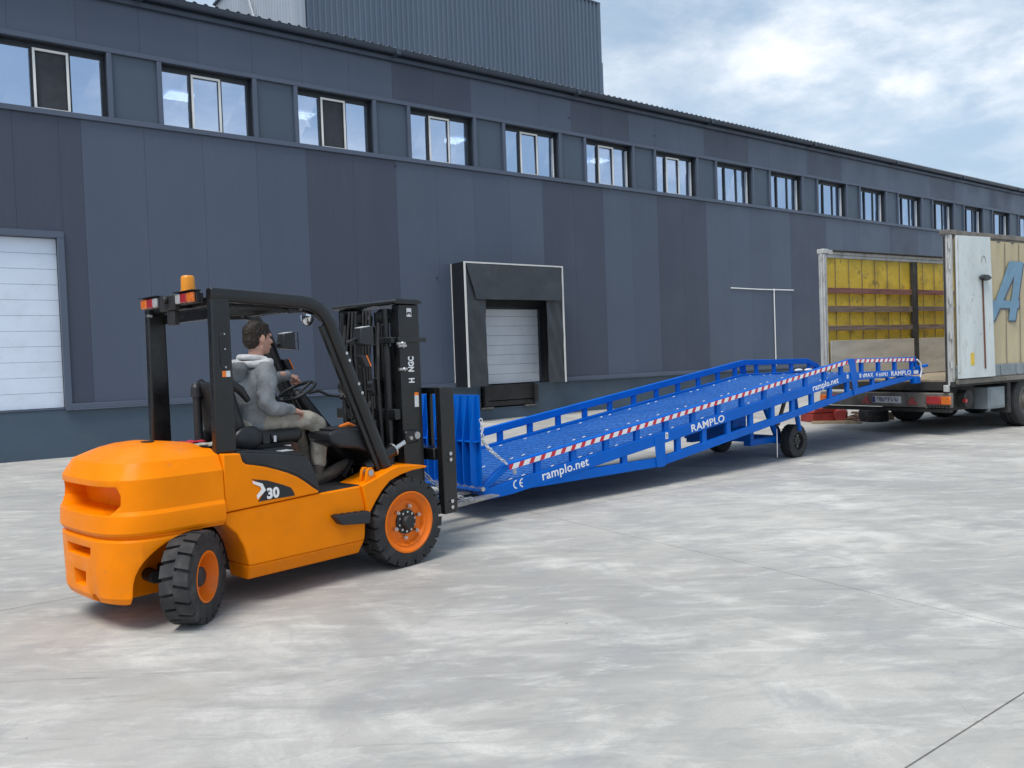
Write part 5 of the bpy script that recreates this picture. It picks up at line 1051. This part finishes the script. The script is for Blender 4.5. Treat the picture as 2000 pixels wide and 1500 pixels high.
# big slanted letters on the near tarpaulin
def poly(nm, pts, m_, y=-.014):
    b = B(); b.prism(pts, 'y', y, y + .002); return b.build(nm, M[m_], cu)
for m_, dx, dz, y in (('logos', .035, -.03, -.0145), ('logo', 0, 0, -.0175)):
    q = lambda P: [(x + dx, z + dz) for x, z in P]
    poly('logo_letter', q([(1.18, 2.0), (1.38, 2.0), (2.30, 3.09), (1.94, 3.09)]), m_, y)
    poly('logo_letter', q([(2.17, 3.09), (2.42, 3.09), (2.10, 2.0), (1.86, 2.0)]), m_, y - .0006)
    poly('logo_letter', q([(1.17, 2.23), (2.22, 2.23), (2.26, 2.365), (1.17, 2.365)]), m_, y - .0012)
    b = B()
    S = [(x + .42 + .25 * (z - 2.0), z + .06) for x, z in ((2.95, 2.86), (2.62, 3.0), (2.30, 2.97), (2.17, 2.78), (2.28, 2.58), (2.70, 2.42), (2.82, 2.20), (2.62, 2.02), (2.30, 1.99), (2.08, 2.1))]
    for i in range(len(S) - 1):
        (xa, za), (xb, zb) = S[i], S[i + 1]; L_ = math.hypot(xb - xa, zb - za); nx_, nz_ = -(zb - za) / L_ * .09, (xb - xa) / L_ * .09; ex, ez = (xb - xa) / L_ * .03, (zb - za) / L_ * .03
        b.prism(q([(xa - ex - nx_, za - ez - nz_), (xb + ex - nx_, zb + ez - nz_), (xb + ex + nx_, zb + ez + nz_), (xa - ex + nx_, za - ez + nz_)]), 'y', y - .0002 * i, y + .001 - .0002 * i)
    b.build('logo_letter', M[m_], cu)
# rear end: bumper, plate, lamps, triangles
b = B(); b.box(-.05, .05, .0, TW, .50, .76); bp = b.build('bumper', M['bumper'], tr, .015)
b = B(); b.box(-.03, .06, .02, TW - .02, .415, .485); b.build('underrun_bar', M['chass'], tr, .012)
bx('number_plate', M['plate'], bp, -.062, -.051, .91, 1.485, .565, .69, .004)
bx('plate_band', mat('plate_blue', (.02, .06, .3), .5), bp, -.064, -.0622, 1.43, 1.48, .572, .684)
m, n, l, p = nodes('worn_plate_print'); nz_ = mrange(n, l, pos_noise(n, l, 26, 3, stretch=(1, 1, .55)), .46, .56)
l.new(mix(n, l, nz_, (.22, .23, .27), (.66, .67, .68)), p.inputs['Base Color']); M['plateprint'] = m
bx('plate_face', M['plateprint'], bp, -.064, -.0622, .96, 1.40, .590, .665)
for y in (1.625, .70):
    b = B(); b.prism([(y - .10, .545), (y + .10, .545), (y, .70)], 'x', -.066, -.051); b.build('reflector_triangle', M['red'], bp, .006)
bx('rear_lamp', M['red'], bp, -.09, -.051, .16, .42, .56, .70, .012); bx('rear_lamp_amber', M['amber'], bp, -.09, -.051, -.02, .155, .56, .70, .012)
bx('rear_lamp', M['red'], bp, -.09, -.051, 2.23, 2.49, .56, .70, .012); bx('rear_lamp_amber', M['amber'], bp, -.09, -.051, 2.495, 2.63, .56, .70, .012)
for k in range(7): bx('bumper_slot', M['chass'], bp, -.056, -.0502, .02 + .06 * k, .06 + .06 * k, .505, .535)
# wheels, flaps and boxes
def twheel(x, y, out):
    b = B(); r, hw = .50, .17
    b.lathe([(.30, -hw * .9), (.34, -hw), (.45, -hw), (.49, -hw * .85), (r, -hw * .6), (r - .012, -hw * .5), (r, -hw * .4), (r, -.02), (r - .012, 0), (r, .02), (r, hw * .4), (r - .012, hw * .5), (r, hw * .6), (.49, hw * .85), (.45, hw), (.34, hw), (.30, hw * .9)], (0, 0, 0), (0, 1, 0), 48, close=True)
    t = b.build('wheel', M['rubber'], tr); t.location = (x, y, .50)
    b = B(); b.lathe([(.305, out * hw * .9), (.295, out * hw * .95), (.285, out * hw * .4), (.20, out * hw * .2), (.14, out * hw * .5), (.12, out * hw * 1.0), (.05, out * hw * 1.1), (0, out * hw * 1.1)], (0, 0, 0), (0, 1, 0), 36, cap=False); b.build('rim', M['bumper'], t)
    b = B(); b.cyl((0, -out * hw * .2, 0), (0, -out * .6, 0), .08, n=12); b.build('hub', M['chass'], t)
for x in (2.60, 3.92, 5.24):
    twheel(x, .19, -1); twheel(x, TW - .19, 1)
    b = B(); b.cyl((x, .4, .5), (x, TW - .4, .5), .07, n=12); b.build('axle', M['chass'], tr)
b = B(); b.box(1.24, 1.80, .04, .50, .40, .80); tb = b.build('tool_box', M['tgrey'], tr, .02)
b = B(); b.box(1.29, 1.75, .03, .0395, .45, .75); b.build('tool_box_lid', M['tgrey'], tb, .01)
b = B(); b.box(.25, 1.15, .25, .32, .42, .84); b.build('side_guard', M['chass'], tr)
b = B(); b.box(1.90, 2.02, .05, .36, .30, .86); b.build('mudflap', M['rubber'], tr)
b = B(); b.box(1.90, 2.02, TW - .36, TW - .05, .30, .86); b.build('mudflap', M['rubber'], tr)
b = B(); b.cyl((.7, .1, .62), (.7, .9, .62), .16, n=16); b.build('air_tank', M['chass'], tr)
b = B(); b.cyl((.45, .0, .60), (.45, .05, .60), .035, n=12); b.build('side_marker', M['red'], tr)
b = B()
for y in (.45, TW - .45): b.box(8.6, 8.72, y - .06, y + .06, .0, .9); b.box(8.5, 8.82, y - .12, y + .12, .0, .04)
b.build('landing_legs', M['chass'], tr, .01)

# ---------------------------------------------------------------- odds and ends beside the trailer
bxr = thing('tool_crate', 'dented red metal box on the ground left of the trailer', 'box', (16.55, 10.62, 0), R(-20))
b = B(); b.box(-.33, .33, -.22, .22, 0, .20); b.build('body', M['redbox'], bxr, .02)
b = B(); b.prism([(-.34, .20), (.34, .20), (.26, .30), (-.26, .30)], 'y', -.23, .23); b.build('lid', M['redbox'], bxr, .015)
cn = thing('gas_drum', 'small red drum leaning by the red metal box', 'drum', (16.85, 10.28, 0), R(30))
b = B(); b.lathe([(.0, -.22), (.12, -.22), (.15, -.18), (.15, .16), (.12, .2), (.06, .22), (0, .22)], (0, 0, .15), (1, 0, .1), 20); b.build('shell', M['redbox'], cn)
b = B(); b.cyl((.2, 0, .17), (.30, 0, .18), .03, n=10); b.build('valve', M['zinc'], cn)
b = B(); rnd = random.Random(3)
for k in range(70):
    x, y = rnd.gauss(0, .26), rnd.gauss(0, .16); z = max(0.02, .20 - .5 * abs(x) - .6 * abs(y)) * rnd.random() + .03
    a = rnd.random() * 6.28; l_ = rnd.uniform(.04, .16); t_ = rnd.uniform(.01, .03)
    b.tube([(x - l_ * math.cos(a), y - l_ * math.sin(a), z), (x + l_ * math.cos(a), y + l_ * math.sin(a), z + rnd.uniform(-.02, .05))], t_, 5)
sc = b.build('scrap_pile', M['scrap']); sc.location = (17.10, 9.98, 0); tag(sc, 'heap of rusty scrap between the red box and the old tyre', 'scrap', kind='stuff')
b = B(); b.lathe([(.16, -.10), (.20, -.125), (.28, -.125), (.30, -.10), (.30, .10), (.28, .125), (.20, .125), (.16, .10)], (0, 0, .126), (0, 0, 1), 32, close=True); ty = b.build('old_tyre', M['rubber']); ty.location = (17.05, 9.62, 0); tag(ty, 'black tyre lying flat on the ground left of the trailer', 'tyre')
for i, (x, y, a) in enumerate(((16.15, 9.95, R(-58)), (16.35, 10.2, R(-50)))):
    o = bx('timber_plank', M['wood'], None, -.5 + .1 * i, .5, -.05, .05, 0, .035, .005); o.location = (x, y, .001); o.rotation_euler = (0, 0, a); tag(o, ('pale timber plank lying nearest the ramp before the scrap heap', 'timber plank lying close behind the front plank by the red box')[i], 'plank', 'loose planks by the scrap')
b = B(); 
o = bx('offcut_board', M['wood'], None, -.12, .12, -.06, .06, 0, .16, .005); o.location = (17.55, 9.55, 0); tag(o, 'pale wooden offcut standing behind the flat tyre', 'board')
b.bm.free()
